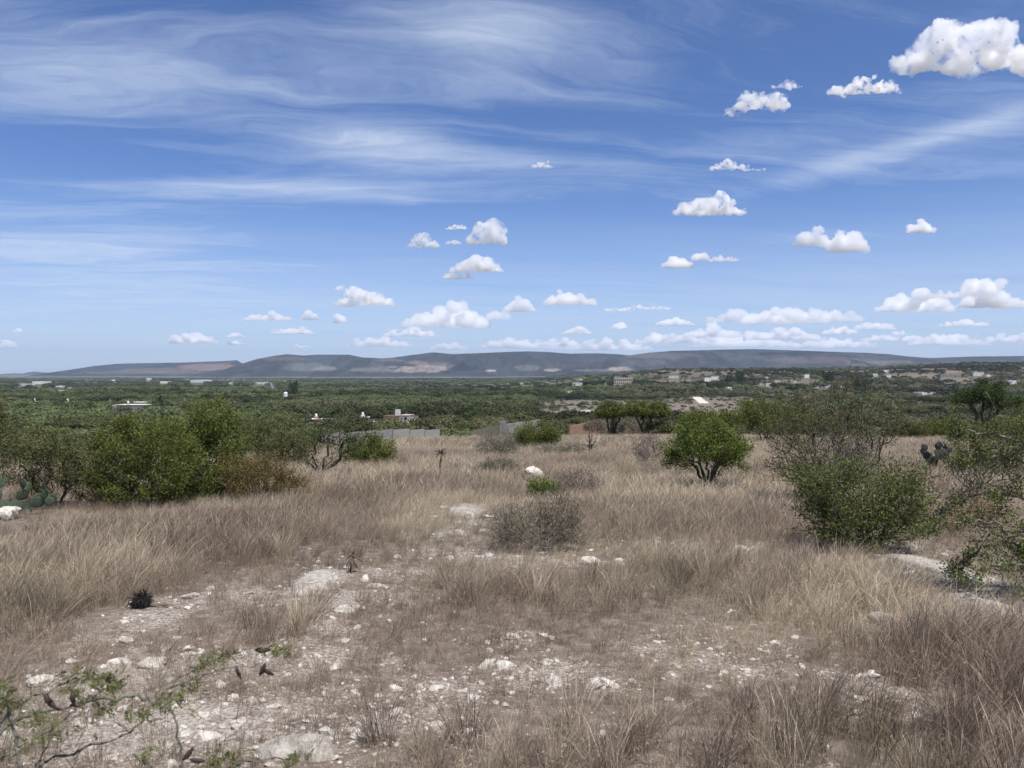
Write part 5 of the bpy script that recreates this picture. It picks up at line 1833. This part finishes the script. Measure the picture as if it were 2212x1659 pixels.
# the two-storey house with the pale face
def pink_house():
    p = at(872, 921)
    s = p.y / FPX
    root = empty('two_storey_house', (p.x, p.y, p.z), math.radians(-14))
    W, Hh = 20 * s, 23 * s
    MB().box(-W / 2, W / 2, 0, 7, -1.5, Hh).build('wall', M_PINK, root)
    MB().box(-W / 2 - 40 * s, -W / 2 - .004, 1.2, 7, -1.5, Hh * .96).build('brick_wing', M_BRICK, root)
    MB().box(-W / 2 - .15, W / 2 + .15, -.15, 7.15, Hh + .003, Hh + .25).build('roof', M_PINK, root)
    for x, z, w, h in ((-.28, .60, .12, .22), (.22, .56, .30, .30), (.12, .10, .40, .26), (-.12, .62, .08, .18), (-.32, .14, .12, .22)):
        f = MB().box((x - w / 2) * W, (x + w / 2) * W, -.06, .06, z * Hh, (z + h) * Hh).build('window', M_DARK, root)
        MB().box((x - w / 2) * W - .1, (x + w / 2) * W + .1, -.14, .02, z * Hh - .16, z * Hh - .004).build('sill', M_SLAB, f)
    MB().box(-W / 2 - 14 * s, -W / 2 - 5 * s, 2, 2 + 9 * s, Hh * .96 + .003, Hh * .96 + 13 * s).build('stair_tower', M_SLAB, root)
    MB().tube((0, 3, Hh), (0, 3, Hh + 1.6), .04, 5).build('rebar', M_STEEL, root)
    tag(root, 'two-storey house with pale pinkish front, brick wing and square roof tower', 'house')
    BLOCK.append((860, 905, 46, 20, p.y + 1))


pink_house()
house(690, 916, 50, 10, 'long low house with white roof slab and orange brick end', M_ORANGE, M_WHITE, .5, 0, 3, True, 'tank')
house(787, 910, 20, 8, 'small white house with a roof tank beside the two-storey house', M_WHITE, M_SLAB, .8, .1, 2, True, 'tank')
house(809, 906, 17, 4, 'flat white shed roof left of the two-storey house', M_GREY, M_WHITE, 1.0, 0, 1, False)
house(836, 919.5, 17, 4, 'white shed roof in front of the two-storey house', M_GREY, M_WHITE, 1.0, 0, 1, False)
house(803, 917, 11, 6, 'small white hut between the shed roofs', M_WHITE, M_WHITE, .8, .2, 1, True)
house(712, 882, 8, 4, 'lone white roof in the trees above the long low house', M_WHITE, M_WHITE, .8, 0, 1, False)
h0 = house(281, 891, 62, 16, 'grey flat-roofed house with roof room and tank among the trees at left', M_GREY, M_WHITE, .5, -.12, 3, True, 'tank')
house(247, 890, 10, 14, 'narrow white annex at the left end of the grey flat-roofed house', M_WHITE, M_WHITE, 1.0, -.1, 0, False)
house(300, 890, 22, 21, 'upper white block at the right end of the grey flat-roofed house', M_GREY, M_WHITE, .6, -.12, 1, False)

for px, py, w, h, lab in ((75, 868, 7, 8, 'small white conical tower left of its pinkish twin'), (146, 871, 11, 11, 'pinkish white conical tower with a dark opening among the trees')):
    p = at(px, py); s = p.y / FPX
    root = empty('cone_tower', p)
    r, hh = w * s / 2, h * s
    MB().lathe([(r, -2.0), (r, 0), (r * .55, hh * .5), (r * .05, hh)], 14).build('cone', M_WHITE if px < 100 else M_CREAM, root)
    MB().prism([(-r * .3, hh * .32), (r * .3, hh * .32), (r * .3, hh * .52), (0, hh * .68), (-r * .3, hh * .52)], -r * .72, -r * .30).build('opening', M_DARK, root)
    tag(root, lab, 'tower')
    BLOCK.append((px, py - h * .3, w * .5 + 14, h * .8 + 5, p.y + 2))

# raised water tank
p = at(617, 866); s = p.y / FPX
root = empty('raised_water_tank', p)
zt = 9 * s
for sx in (-1, 1):
    for sy in (-1, 1):
        MB().tube((sx * 3 * s, sy * 3 * s, -1), (sx * 3 * s, sy * 3 * s, zt), .14, 6).build('leg', M_STEEL, root)
MB().box(-4 * s, 4 * s, -4 * s, 4 * s, zt + .003, zt + .25).build('platform', M_STEEL, root)
MB().lathe([(4.3 * s, zt + .26), (4.3 * s, zt + 8 * s), (3.4 * s, zt + 9.6 * s), (.6 * s, zt + 10.4 * s), (.5 * s, zt + 10.8 * s)], 16).build('water_tank', M_TANK, root)
tag(root, 'white water tank on a steel stand in front of the tall feathery trees', 'water tank')
BLOCK.append((617, 852, 16, 16, p.y + 1))

# leaning white panel
p = at(591, 842); s = p.y / FPX
root = empty('leaning_panel', p)
pn = MB().box(-2.6 * s, 2.6 * s, -.12, .12, 0, 16 * s).build('panel', M_WHITE, root, (0, 0, 1)); pn.rotation_euler = (.35, -.38, .2)
MB().tube((0, 1.5, -1), (1.5, 1.2, 10 * s), .12, 5).build('prop', M_STEEL, root)
tag(root, 'tall white panel leaning to the left above the trees near the water tank', 'panel')
BLOCK.append((591, 834, 8, 12, p.y + 1))

# tall trees that stand out of the wood
def tall_tree(px, py, w, h, label, leaf, name='tall_tree', cols=3):
    global PLANTS
    p = at(px, py); s = p.y / FPX
    rng = np.random.default_rng(int(px))
    root = empty(name, p)
    Hh = h * s; W = w * s
    V, F, LV = [], [], []
    mb = MB(); nv = 0
    for k in range(cols):
        x = (-.5 + (k + .5) / cols) * W * .7 + rng.normal() * W * .05; y = rng.normal() * W * .15; hk = Hh * rng.uniform(.75, 1.0)
        mb.tube((x * .3, y * .3, -1), (x, y, hk * .9), .22, 6, .05)
        n = 1100
        t = rng.random(n) ** .8
        r = W / cols * .75 * np.sin(np.pi * np.clip(t * .85 + .12, 0, 1)) * np.sqrt(rng.random(n)); a = rng.uniform(0, 6.28, n)
        C = np.stack([x * (.4 + .6 * t) + r * np.cos(a), y + r * np.sin(a), hk * (.12 + .88 * t)], 1)
        v, f, lv = leaf_quads(C, rng.normal(size=(n, 3)) + np.array([0, 0, .5]), .9 * s * 2.2, .35 * s * 2.2, rng)
        V.append(v); F.append(f + nv); LV.append(lv); nv += len(v)
    mb.build('trunk', M_BARK, root)
    link('crown', mk_mesh('crown', np.concatenate(V), np.concatenate(F), LEAF[leaf], {'lv': np.concatenate(LV)}), root)
    tag(root, label, 'tree')


tall_tree(634, 862, 28, 44, 'tall dark grey-green feathery tree above the wood beside the water tank', 'dark')
tall_tree(690, 866, 20, 22, 'dark bushy tree right of the tall feathery tree', 'dark')
tall_tree(1072, 852, 40, 18, 'dark clump of tall trees in the middle of the valley', 'dark', cols=5)
tall_tree(1268, 840, 26, 16, 'dark cypress-like trees beside the long arcaded building', 'dark', cols=4)
tall_tree(1600, 829, 24, 26, 'tall slender poplars left in the row above the white villa', 'dark', cols=4)
tall_tree(1575, 829, 16, 20, 'shorter poplars beside the white villa', 'dark', cols=3)
tall_tree(1550, 842, 70, 17, 'dark green grove below the white villa', 'dark', cols=7)
tall_tree(1790, 826, 40, 26, 'dark grove of tall trees on the right-hand slope', 'dark', cols=6)
tall_tree(1860, 842, 60, 26, 'broad dark green grove right of the slope grove', 'dark', cols=7)
tall_tree(2075, 800, 36, 12, 'row of dark trees on the skyline ridge at right', 'dark', cols=6)
tall_tree(2170, 800, 50, 12, 'dark trees on the ridge close to the right edge', 'dark', cols=7)

# far houses, each where it stands
FAR = [(1228, 850, 15, 5, 'white house in the trees below the arcaded building'), (1248, 833, 24, 6, 'grey-white cluster house left of the arcaded building'), (1310, 831, 10, 6, 'small pale house touching the arcaded building'),
       (1454, 817, 18, 5, 'white house alone on the brown slope'), (1529, 824, 14, 8, 'white villa left of the poplars'), (1545, 820, 16, 7, 'pale upper wing of the white villa'), (1565, 834, 10, 3, 'flat white roof under the white villa'),
       (1577, 842, 9, 4, 'small white house with pitched roof below the villa'), (1679, 825, 11, 4, 'white house high on the right-hand slope'), (1661, 834, 11, 6, 'white house left of the twiggy mesquite top'), (1642, 831, 16, 4, 'low white house row on the right-hand slope'),
       (1656, 818, 6, 4, 'tiny white house on the upper right-hand slope'), (1352, 876, 11, 4, 'white roof behind the umbrella acacias'), (1743, 816, 12, 7, 'white house left of the slope grove'), (1768, 838, 12, 4, 'low white roof behind the twiggy mesquite'),
       (1790, 837, 13, 5, 'second white roof behind the twiggy mesquite'), (1815, 840, 9, 6, 'bright white house behind the mesquite shoots'), (1891, 813, 14, 6, 'pinkish house above the broad grove'), (1915, 803, 10, 4, 'white house near the ridge above the grove'),
       (1920, 815, 9, 5, 'white house beside the tan field'), (2003, 852, 30, 4, 'long white roof among trees in the right-hand valley'), (2114, 812, 20, 8, 'bright white house with tank on the right-hand ridge'), (2135, 813, 11, 4, 'small white annex right of the bright ridge house'),
       (2191, 829, 22, 7, 'white house near the right edge below the ridge'), (2207, 797, 10, 3, 'white roof on the ridge at the right edge'), (49, 833, 24, 4, 'row of white houses at the far left of the plain'), (82, 830, 28, 6, 'white hall on the plain at the far left'),
       (130, 837, 18, 3, 'long white roof on the left-hand plain'), (150, 843, 10, 6, 'white house below the long white roof on the plain'), (130, 846, 18, 3, 'low grey-white sheds on the left-hand plain'), (245, 823, 6, 3, 'speck-like white house on the left-hand plain'),
       (320, 821, 8, 4, 'white house far out on the plain under the mesa'), (355, 828, 18, 4, 'long white greenhouse on the plain'), (425, 826, 34, 5, 'longest white greenhouse on the plain'), (560, 830, 24, 4, 'pale row of houses on the plain left of the tall tree'),
       (500, 829, 14, 3, 'low white house on the plain behind the mesa foot'), (1130, 830, 10, 3, 'white roof in the dark trees mid valley'), (1255, 821, 5, 3, 'tiny white house above the dark clump'), (1150, 846, 6, 3, 'tiny white roof in mid valley trees')]
for k, (px, py, w, h, lab) in enumerate(FAR):
    wall = [M_WHITE, M_CREAM, M_WHITE, M_PINK][k % 4] if 'white' not in lab else M_WHITE
    house(px, py, w, h, lab, wall, M_WHITE if 'white' in lab else M_SLAB, .8, random.uniform(-.4, .4), 2 if w > 9 else 1, w > 12, 'tank' if 'tank' in lab else None, 'far houses across the valley', pitched='pitched' in lab)
town = random.Random(5)
for k in range(28):
    px = town.choice([town.uniform(60, 320), town.uniform(280, 620), town.uniform(280, 620), town.uniform(1180, 1330), town.uniform(1400, 1720)])
    py = town.uniform(818, 829) if px < 700 else (town.uniform(826, 848) if px < 1340 else town.uniform(808, 836))
    house(px, py, town.uniform(3.5, 7), town.uniform(1.4, 2.4), 'tiny far-off house on the %s of the valley' % ('left plain' if px < 320 else ('plain under the hills' if px < 700 else ('wooded middle' if px < 1340 else 'brown right-hand slope'))),
          town.choice([M_WHITE, M_CREAM, M_PINK, M_GREY]), town.choice([M_WHITE, M_SLAB, M_TILE]), .9, town.uniform(-.5, .5), 0, False, None, 'tiny far-off houses', block=False)
house(2061, 805, 34, 4, 'low house with red tiled roof on the right-hand ridge', M_PINK, M_TILE, .5, 0, 3, True, None, pitched=True)
house(2054, 816, 44, 7, 'long dark low building above the tan field', M_GREY, M_SLAB, .4, 0, 5, True, None)

# the long arcaded building on the brown hill
def arcade():
    p = at(1347, 831); s = p.y / FPX
    root = empty('arcaded_building', p)
    W, Hh = 40 * s, 13 * s
    MB().box(-W / 2, W / 2, 0, W * .3, -3, Hh).build('wall', M_CREAM, root)
    MB().box(-W / 2 - .5, W / 2 + .5, -.5, W * .3 + .5, Hh + .004, Hh + .6).build('roof', M_CREAM, root)
    for r_ in range(2):
        for k in range(9):
            x = (-.5 + (k + .5) / 9) * W; z = Hh * (.10 + .46 * r_); aw = W / 9 * .30; ah = Hh * .34
            poly = [(x - aw, z), (x + aw, z), (x + aw, z + ah * .6)] + [(x + aw * math.cos(t), z + ah * .6 + ah * .4 * math.sin(t)) for t in (.6, 1.2, 1.9, 2.5)] + [(x - aw, z + ah * .6)]
            MB().prism(poly, -.25, .3).build('arch', M_DARK, root)
    for k in range(6):
        x = (-.5 + (k + .5) / 6) * W
        MB().box(x - s * .8, x + s * .8, W * .05, W * .05 + s * 1.6, Hh + .61, Hh + .61 + 2.6 * s).build('turret', M_CREAM, root)
    tag(root, 'long tan arcaded building with two rows of arches on the brown hill', 'building')
    BLOCK.append((1347, 823, 26, 12, p.y + 1))


arcade()


def pole(px, ytop, ybase, label, arm=0.0, name='utility_pole', r=.2):
    p = at(px, ybase); s = p.y / FPX
    root = empty(name, p)
    hgt = (ybase - ytop) * s
    MB().tube((0, 0, -2), (0, 0, hgt), r * 1.2, 8, r * .8).build('post', M_POLE, root)
    if arm:
        MB().box(-arm * s, arm * s, -.08, .08, hgt - .35, hgt - .15).build('cross_arm', M_POLE, root)
        for k in (-.9, 0, .9):
            MB().lathe([(.06, hgt - .147), (.09, hgt + .02), (.05, hgt + .14)], 7, (k * arm * s, 0)).build('insulator', M_STEEL, root)
    else:
        MB().box(-.5, .5, -.06, .06, hgt - .5, hgt - .36).build('cross_arm', M_POLE, root)
    tag(root, label, 'pole')
    BLOCK.append((px, (ytop + ybase) / 2 - 2, 11, (ybase - ytop) / 2, p.y))


pole(238, 861, 896, 'pale utility pole left of the grey flat-roofed house')
pole(376, 870, 890, 'utility pole with a wide cross-arm right of the grey flat-roofed house', 8)
pole(520, 891, 913, 'slim pole behind the tall yellow-green tree')
pole(591, 895, 926, 'pale pole rising above the olive shrub')
pole(670, 895, 918, 'pole at the long low house with orange brick end')
pole(618, 881, 898, 'short pole in the wood left of the long low house')

# sagging cable
P0, P1 = at_depth(-40, 938, 95), at_depth(300, 914, 150)
cv = [Vector(P0).lerp(Vector(P1), i / 24) - Vector((0, 0, .9 * math.sin(math.pi * i / 24))) for i in range(25)]
mb = MB()
for a_, b_ in zip(cv[:-1], cv[1:]): mb.tube(a_, b_, .035, 5)
tag(mb.build('power_cable', plain('cable_grey', (.30, .29, .27), .6)), 'thin sagging power cable crossing the wood behind the left-hand bushes', 'cable')

# ------------------------------------------------------------------ cacti and dead plants
def pad_mat(name, c0, c1):
    m, t, out = new_mat(name)
    p = t.node('ShaderNodeBsdfPrincipled')
    co = objco(t)
    vo = t.node('ShaderNodeTexVoronoi'); t.l.new(co, vo.inputs['Vector']); vo.inputs['Scale'].default_value = 26.0
    dots = t.remap(vo.outputs['Distance'], .05, .13, 1, 0)
    col = t.mix(t.remap(t.noise(co, 5.0, 5, .6), .35, .7), c0, c1)
    t.l.new(t.mix(t.math('MULTIPLY', dots, .5), col, (.32, .30, .22)), p.inputs['Base Color'])
    p.inputs['Roughness'].default_value = .6
    t.l.new(p.outputs[0], out.inputs[0])
    return m


M_PAD = pad_mat('cactus_pad', (0.036, 0.055, 0.030), (0.065, 0.088, 0.045))  # green deepened in the colour to stand for the neighbouring shrub's shade
M_PAD_OLD = pad_mat('old_cactus_pad', (0.030, 0.033, 0.028), (0.055, 0.056, 0.045))


def pad_mesh(seed):
    """one flat egg-shaped joint standing on its narrow end, one metre tall"""
    rng = np.random.default_rng(seed)
    n, m = 14, 7
    V, F = [], []
    for i in range(m + 1):
        t = i / m
        w = (math.sin(math.pi * min(1, t * .94 + .05)) ** .75) * (.30 + .16 * t)
        th = .055 * math.sin(math.pi * (t * .9 + .06)) ** .6
        for j in range(n):
            a = 2 * math.pi * j / n
            V.append((w * math.cos(a) * (1 + .05 * rng.normal() * .4), th * math.sin(a), t))
    for i in range(m):
        for j in range(n):
            F.append((i * n + j, i * n + (j + 1) % n, (i + 1) * n + (j + 1) % n, (i + 1) * n + j))
    V = np.array(V)
    V[:, 1] += .05 * V[:, 2] * (1 - V[:, 2])
    return V, np.array(F)


PADS = [pad_mesh(i) for i in range(4)]


def nopal(base, label, mat, dist, reach, pad, seed, n0=4, tall=3):
    """pads grow from the rims of older pads; reach: half width in metres of the clump's foot, pad: joint length in metres"""
    p = Vector(at_depth(base[0], base[1], dist)); p.z = float(H(p.x, p.y))
    root = empty('prickly_pear', p)
    rng = np.random.default_rng(seed)
    meshes = [mk_mesh('pad', V, F, mat, None, True) for V, F in PADS]

    def grow(foot, lean, turn, size, level):
        o = link('pad', meshes[int(rng.integers(4))], root, foot)
        o.scale = (size * rng.uniform(.9, 1.15), size, size)
        o.rotation_euler = (rng.normal() * .2, lean, turn)
        if level <= 0: return
        m = o.rotation_euler.to_matrix()
        for k in range(int(rng.integers(1, 4))):
            a = rng.uniform(-.9, .9)
            tip = Vector(foot) + m @ Vector((math.sin(a) * .38 * size, 0, (.60 + .36 * math.cos(a)) * size))
            grow(tip, lean + a * .8 + rng.normal() * .2, turn + rng.normal() * .7, size * rng.uniform(.75, .98), level - 1)
    for k in range(n0):
        x = (-1 + 2 * (k + .5) / n0) * reach
        grow(Vector((x, rng.uniform(-.2, .2), -.05)), x / reach * .5 + rng.normal() * .15, rng.uniform(-.7, .7), pad, tall)
    tag(root, label, 'cactus')


nopal((20, 1104), 'dark green prickly pear cactus at the left edge above the boulder', M_PAD, 15.2, .45, .34, 4, 4, 2)
nopal((2035, 1016), 'dark weathered prickly pear cactus between the twiggy mesquite and right edge', M_PAD_OLD, 26, .5, .36, 6, 4, 3)

M_CHOLLA = plain('dry_cholla', (0.105, 0.08, 0.06), .95, .2, 18, .6, (0.19, 0.155, 0.115))
M_CHAR = plain('charred_black', (0.012, 0.011, 0.010), .9, .2, 20, .6, (0.03, 0.027, 0.024))


def crook(mb, p, d, L, r, rng, n=5, droop=0.0, wob=.25):
    p = Vector(p); d = Vector(d).normalized()
    for i in range(n):
        d = (d + Vector(rng.normal(size=3)) * wob + Vector((0, 0, -droop))).normalized()
        q = p + d * (L / n)
        mb.tube(p, q, r * (1 - .5 * i / n), 5, r * (1 - .5 * (i + 1) / n))
        p = q
    return p, d


def stalk_plant():
    """dead century-plant-like stalk with a star of dry joints on top"""
    p = at(950, 1036); s = p.y / FPX
    rng = np.random.default_rng(3)
    root = empty('cholla_stalk', p)
    hgt = 62 * s
    mb = MB(); q = Vector((0, 0, -.1)); top = Vector((4 * s, 0, hgt))
    for i in range(7):
        n_ = Vector((0, 0, -.1)).lerp(top, (i + 1) / 7) + Vector((rng.normal() * .012, rng.normal() * .012, 0))
        mb.tube(q, n_, .034 - .002 * i, 7, .034 - .002 * (i + 1)); q = n_
    mb.build('stalk', M_CHOLLA, root)
    for k in range(24):
        a = rng.uniform(0, 6.28); e = rng.uniform(-.5, .75)
        mb = MB()
        d = Vector((math.cos(a) * math.cos(e), math.sin(a) * math.cos(e) * .8, math.sin(e)))
        b, dd = crook(mb, q - Vector((0, 0, rng.uniform(0, 6 * s))), d, rng.uniform(9, 17) * s, .016, rng, 4, .06, .2)
        mb.build('joint', M_CHOLLA, root)
    tag(root, 'dead cholla on a bare dark stalk with a star-shaped dry head', 'cactus')


stalk_plant()


def cholla():
    p = at_depth(1275, 976, 43); p = Vector((p[0], p[1], float(H(p[0], p[1])))); s = p.y / FPX
    rng = np.random.default_rng(8)
    root = empty('cholla_cactus', p)
    t0 = at_depth(1273, 908, p.y)[2] - p.z
    mb = MB(); crook(mb, (0, 0, -.1), (0.02, 0, 1), t0, .045, rng, 7, 0, .03); mb.build('stalk', M_CHOLLA, root)
    for k in range(18):
        a = rng.uniform(0, 6.28)
        mb = MB()
        st = Vector((0, 0, rng.uniform(.1, .9) * 40 * s))
        q, d = crook(mb, st, (math.cos(a), math.sin(a) * .6, rng.uniform(.1, 1.1)), rng.uniform(10, 20) * s, .04, rng, 4, .02, .3)
        crook(mb, q, d, rng.uniform(5, 10) * s, .034, rng, 3, .5, .3)
        mb.build('arm', M_CHOLLA, root)
    for k in range(7):
        mb = MB(); a = rng.uniform(0, 6.28)
        crook(mb, (0, 0, t0 - rng.uniform(0, 12) * s), (math.cos(a), math.sin(a), .3), 4.5 * s, .04, rng, 3, .3, .3); mb.build('joint', M_CHOLLA, root)
    tag(root, 'dark dead cholla with drooping arms and one tall stalk left of the umbrella acacias', 'cactus')


cholla()


def dead_cholla():
    p = at(757, 1236); s = p.y / FPX
    rng = np.random.default_rng(12)
    root = empty('dead_cholla', p)
    mb = MB(); q, d = crook(mb, (0, 0, -.03), (.12, 0, 1), 52 * s, .022, rng, 6, 0, .06); mb.build('stem', M_CHOLLA, root)
    for k in range(11):
        mb = MB(); a = rng.uniform(0, 6.28); h = rng.uniform(.45, .95) * 42 * s
        crook(mb, (h * .12, 0, h), (math.cos(a), math.sin(a) * .5, .1), rng.uniform(16, 36) * s, .012, rng, 6, .32, .15)
        mb.build('arm', M_CHOLLA, root)
    for k in range(40):
        mb = MB(); a = rng.uniform(0, 6.28); h = rng.uniform(.3, 1.0) * 44 * s
        crook(mb, (h * .12, 0, h), (math.cos(a), math.sin(a) * .5, .6), rng.uniform(3, 6) * s, .004, rng, 2, .1, .2)
        mb.build('spine', M_CHOLLA, root)
    tag(root, 'small dead cholla skeleton with drooping arms beside the bare bedrock', 'cactus')


dead_cholla()


def charred():
    p = at(305, 1312); s = p.y / FPX
    rng = np.random.default_rng(21)
    root = empty('charred_stump', p)
    V, F = ICOV.copy(), ICOF
    n = 1 + .5 * (n3(V * 3 + 9, 1.0, 4) - .5)[:, None] * 2
    V = V * n * np.array([20 * s, 18 * s, 15 * s]) + np.array([0, 0, 8 * s])
    link('stump', mk_mesh('stump', V, F, M_CHAR), root)
    for k in range(90):
        mb = MB(); a = rng.uniform(0, 6.28); e = rng.uniform(-.2, 1.2)
        d = Vector((math.cos(a) * math.cos(e), math.sin(a) * math.cos(e), math.sin(e)))
        crook(mb, Vector((0, 0, 14 * s)) + d * 12 * s, d, rng.uniform(8, 30) * s, .0055, rng, 5, .25, .55)
        mb.build('burnt_stem', M_CHAR, root)
    for k in range(3):
        mb = MB(); crook(mb, (20 * s, 0, 5 * s), (1, rng.normal() * .2, -.02), 80 * s, .012, rng, 6, .0, .08); mb.build('burnt_limb', M_CHOLLA, root)
    tag(root, 'charred black plant stump lying in the grass at left', 'stump')


charred()

# ------------------------------------------------------------------ the near branch at the lower left
M_POD = plain('dark_pod', (0.045, 0.028, 0.024), .55, .2, 30, .2, (0.09, 0.055, 0.045))
M_NBARK = bark_mat('near_bark', (0.10, 0.098, 0.075), (0.20, 0.195, 0.15), 60)


def near_branch():
    rng = np.random.default_rng(55)
    K = 0.79 / 2.212

    def dp(x, y, d):
        return at_depth(x * K, 1106 + y * K, d)
    base = Vector((-1.05, 1.15, float(H(-1.05, 1.15))))
    root = empty('acacia_branch', base)
    lines = [([(-500, 2400, 1.25), (-250, 1700, 1.3), (0, 1320, 1.4), (250, 1215, 1.42), (480, 1170, 1.45), (750, 1115, 1.47), (920, 1140, 1.48), (1030, 1200, 1.48), (1075, 1350, 1.47), (1100, 1560, 1.46), (1085, 1700, 1.45)], .0048),
             ([(-500, 2400, 1.25), (-100, 1800, 1.36), (220, 1545, 1.45), (500, 1435, 1.5), (780, 1340, 1.54), (900, 1200, 1.57), (1000, 1080, 1.6), (1150, 965, 1.63), (1280, 900, 1.65), (1450, 850, 1.68), (1600, 830, 1.7), (1725, 872, 1.71)], .0034),
             ([(-500, 2400, 1.25), (-150, 1650, 1.32), (0, 1500, 1.36), (200, 1390, 1.4), (400, 1235, 1.43), (500, 1165, 1.45)], .0030),
             ([(-500, 2400, 1.25), (-200, 1500, 1.2), (0, 1275, 1.24), (100, 1180, 1.27), (250, 1092, 1.3), (430, 1022, 1.33), (600, 1005, 1.35), (700, 1030, 1.36)], .0036),
             ([(-500, 2400, 1.25), (300, 2000, 1.35), (900, 1750, 1.42), (1380, 1550, 1.5), (1550, 1502, 1.53), (1700, 1490, 1.55), (1830, 1512, 1.57)], .0042),
             ([(-500, 2400, 1.25), (50, 1750, 1.2), (120, 1500, 1.22), (70, 1280, 1.23), (0, 1120, 1.22), (-60, 980, 1.2)], .0036),
             ([(1000, 1080, 1.6), (1200, 1000, 1.62), (1380, 945, 1.64), (1560, 930, 1.66), (1600, 950, 1.66)], .0022),
             ([(480, 1170, 1.45), (600, 1090, 1.46), (720, 1060, 1.47)], .0019),
             ([(220, 1545, 1.45), (300, 1400, 1.46), (380, 1280, 1.47)], .0022),
             ([(780, 1340, 1.54), (700, 1260, 1.55), (640, 1200, 1.55)], .0019)]
    P, par, R = [np.array([0, 0, -.05])], [-1], [.02]
    tipsegs = []
    for pts, r in lines:
        W = [dp(*q) - np.array(base) for q in pts]
        # start from the stem for the boughs, from the nearest node for side shoots
        if len(P) > 1 and pts[0][0] > -400:
            prev = int(np.argmin(np.linalg.norm(np.array(P) - W[0], axis=1)))
        else:
            prev = 0
        n = len(W)
        for i in range(n - 1):
            for t in np.linspace(0, 1, 6)[1:]:
                a, b_ = W[max(0, i - 1)], W[min(n - 1, i + 2)]
                t2, t3 = t * t, t * t * t
                q = .5 * ((2 * W[i]) + (W[i + 1] - a) * t + (2 * a - 5 * W[i] + 4 * W[i + 1] - b_) * t2 + (3 * W[i] - a - 3 * W[i + 1] + b_) * t3)
                q = q + rng.normal(size=3) * .0025
                P.append(q); par.append(prev); prev = len(P) - 1
                f = (i + t) / (n - 1)
                R.append(r * (1 - .72 * f))
                # thorns and spurs
                if rng.random() < .8:
                    dr = rng.normal(size=3); dr /= np.linalg.norm(dr)
                    P.append(q + dr * rng.uniform(.012, .03)); par.append(prev); R.append(.0012)
                    tipsegs.append(len(P) - 1)
    P = np.array(P); par = np.array(par); R = np.array(R)
    o, kids = order(par)
    V, F = tubes(P, par, R, o, kids, 7, 4, .002)
    link('bough', mk_mesh('bough', V, F, M_NBARK, None, True), root)
    # leaf tufts: small feathered leaves in bunches
    heads = [(560, 1020, 1.345, 170, 45, 40), (640, 1050, 1.36, 80, 35, 26), (1050, 1150, 1.5, 90, 40, 26), (1330, 885, 1.66, 90, 30, 22), (1680, 845, 1.705, 70, 30, 26), (1160, 1060, 1.6, 70, 40, 16), (60, 1170, 1.24, 80, 30, 14), (20, 1080, 1.22, 30, 60, 14), (480, 1100, 1.45, 70, 50, 20),
             (200, 1260, 1.4, 120, 40, 18), (350, 1330, 1.46, 140, 50, 18), (760, 1210, 1.5, 100, 40, 14), (1400, 1490, 1.5, 120, 40, 22), (1780, 1490, 1.56, 80, 30, 18), (900, 1480, 1.47, 90, 50, 12), (150, 1420, 1.38, 120, 40, 16), (620, 1190, 1.46, 100, 30, 14), (1220, 930, 1.64, 60, 30, 12), (880, 1240, 1.56, 60, 40, 10), (1300, 1520, 1.5, 90, 30, 14)]
    C, Dr = [], []
    for x, y, d, sx, sy, n in heads:
        for k in range(n):
            c = dp(x + rng.normal() * sx * .55, y + rng.normal() * sy * .55, d + rng.normal() * .035) - np.array(base)
            ax = rng.normal(size=3); ax[2] += .3; ax /= np.linalg.norm(ax)
            L = rng.uniform(.012, .022)
            sd_ = np.cross(ax, rng.normal(size=3)); sd_ /= np.linalg.norm(sd_)
            for j in range(7):
                for sg in (-1, 1):
                    C.append(c + ax * L * j / 6); Dr.append(sd_ * sg + ax * .45)
    C = np.array(C); Dr = np.array(Dr)
    V, F, lv = leaf_quads(C, Dr, rng.uniform(.005, .009, len(C)), .0028, rng)
    link('leaves', mk_mesh('leaves', V, F, LEAF['olive'], {'lv': np.clip(lv + .25, 0, 1)}), root)
    for x, y, d, rot, L in ((1590, 838, 1.7, 8, .040), (1440, 970, 1.66, 60, .036), (1590, 955, 1.66, -60, .040), (1620, 968, 1.665, 35, .034), (300, 1150, 1.32, 45, .040), (440, 1130, 1.44, 80, .036), (1140, 1465, 1.46, -50, .036), (1195, 1505, 1.462, 15, .034)):
        V, F = [], []
        n, m = 10, 8
        for i in range(m + 1):
            t = i / m
            r = .17 * math.sin(math.pi * (t * .96 + .02)) ** .6 * (1 + .12 * math.sin(t * 22))
            for j in range(n):
                a = 2 * math.pi * j / n
                V.append(((t - .5), r * math.cos(a) * .62, r * math.sin(a) + .22 * (t - .5) ** 2))
        for i in range(m):
            for j in range(n):
                F.append((i * n + j, i * n + (j + 1) % n, (i + 1) * n + (j + 1) % n, (i + 1) * n + j))
        o_ = link('pod', mk_mesh('pod', V, F, M_POD, None, True), root, Vector(dp(x, y, d)) - base)
        o_.scale = (L * .85,) * 3
        pc = np.array(dp(x, y, d)) - np.array(base)
        nn_ = P[int(np.argmin(np.linalg.norm(P - pc, axis=1)))]
        MB().tube(Vector(nn_), Vector(pc), .0012, 5, .0009).build('pod_stalk', M_NBARK, root)
        o_.rotation_euler = (0, math.radians(rot), rng.normal() * .3)
    tag(root, 'thorny acacia branch with tiny green leaves and dark pods at the lower left', 'branch')


near_branch()
build_valley()
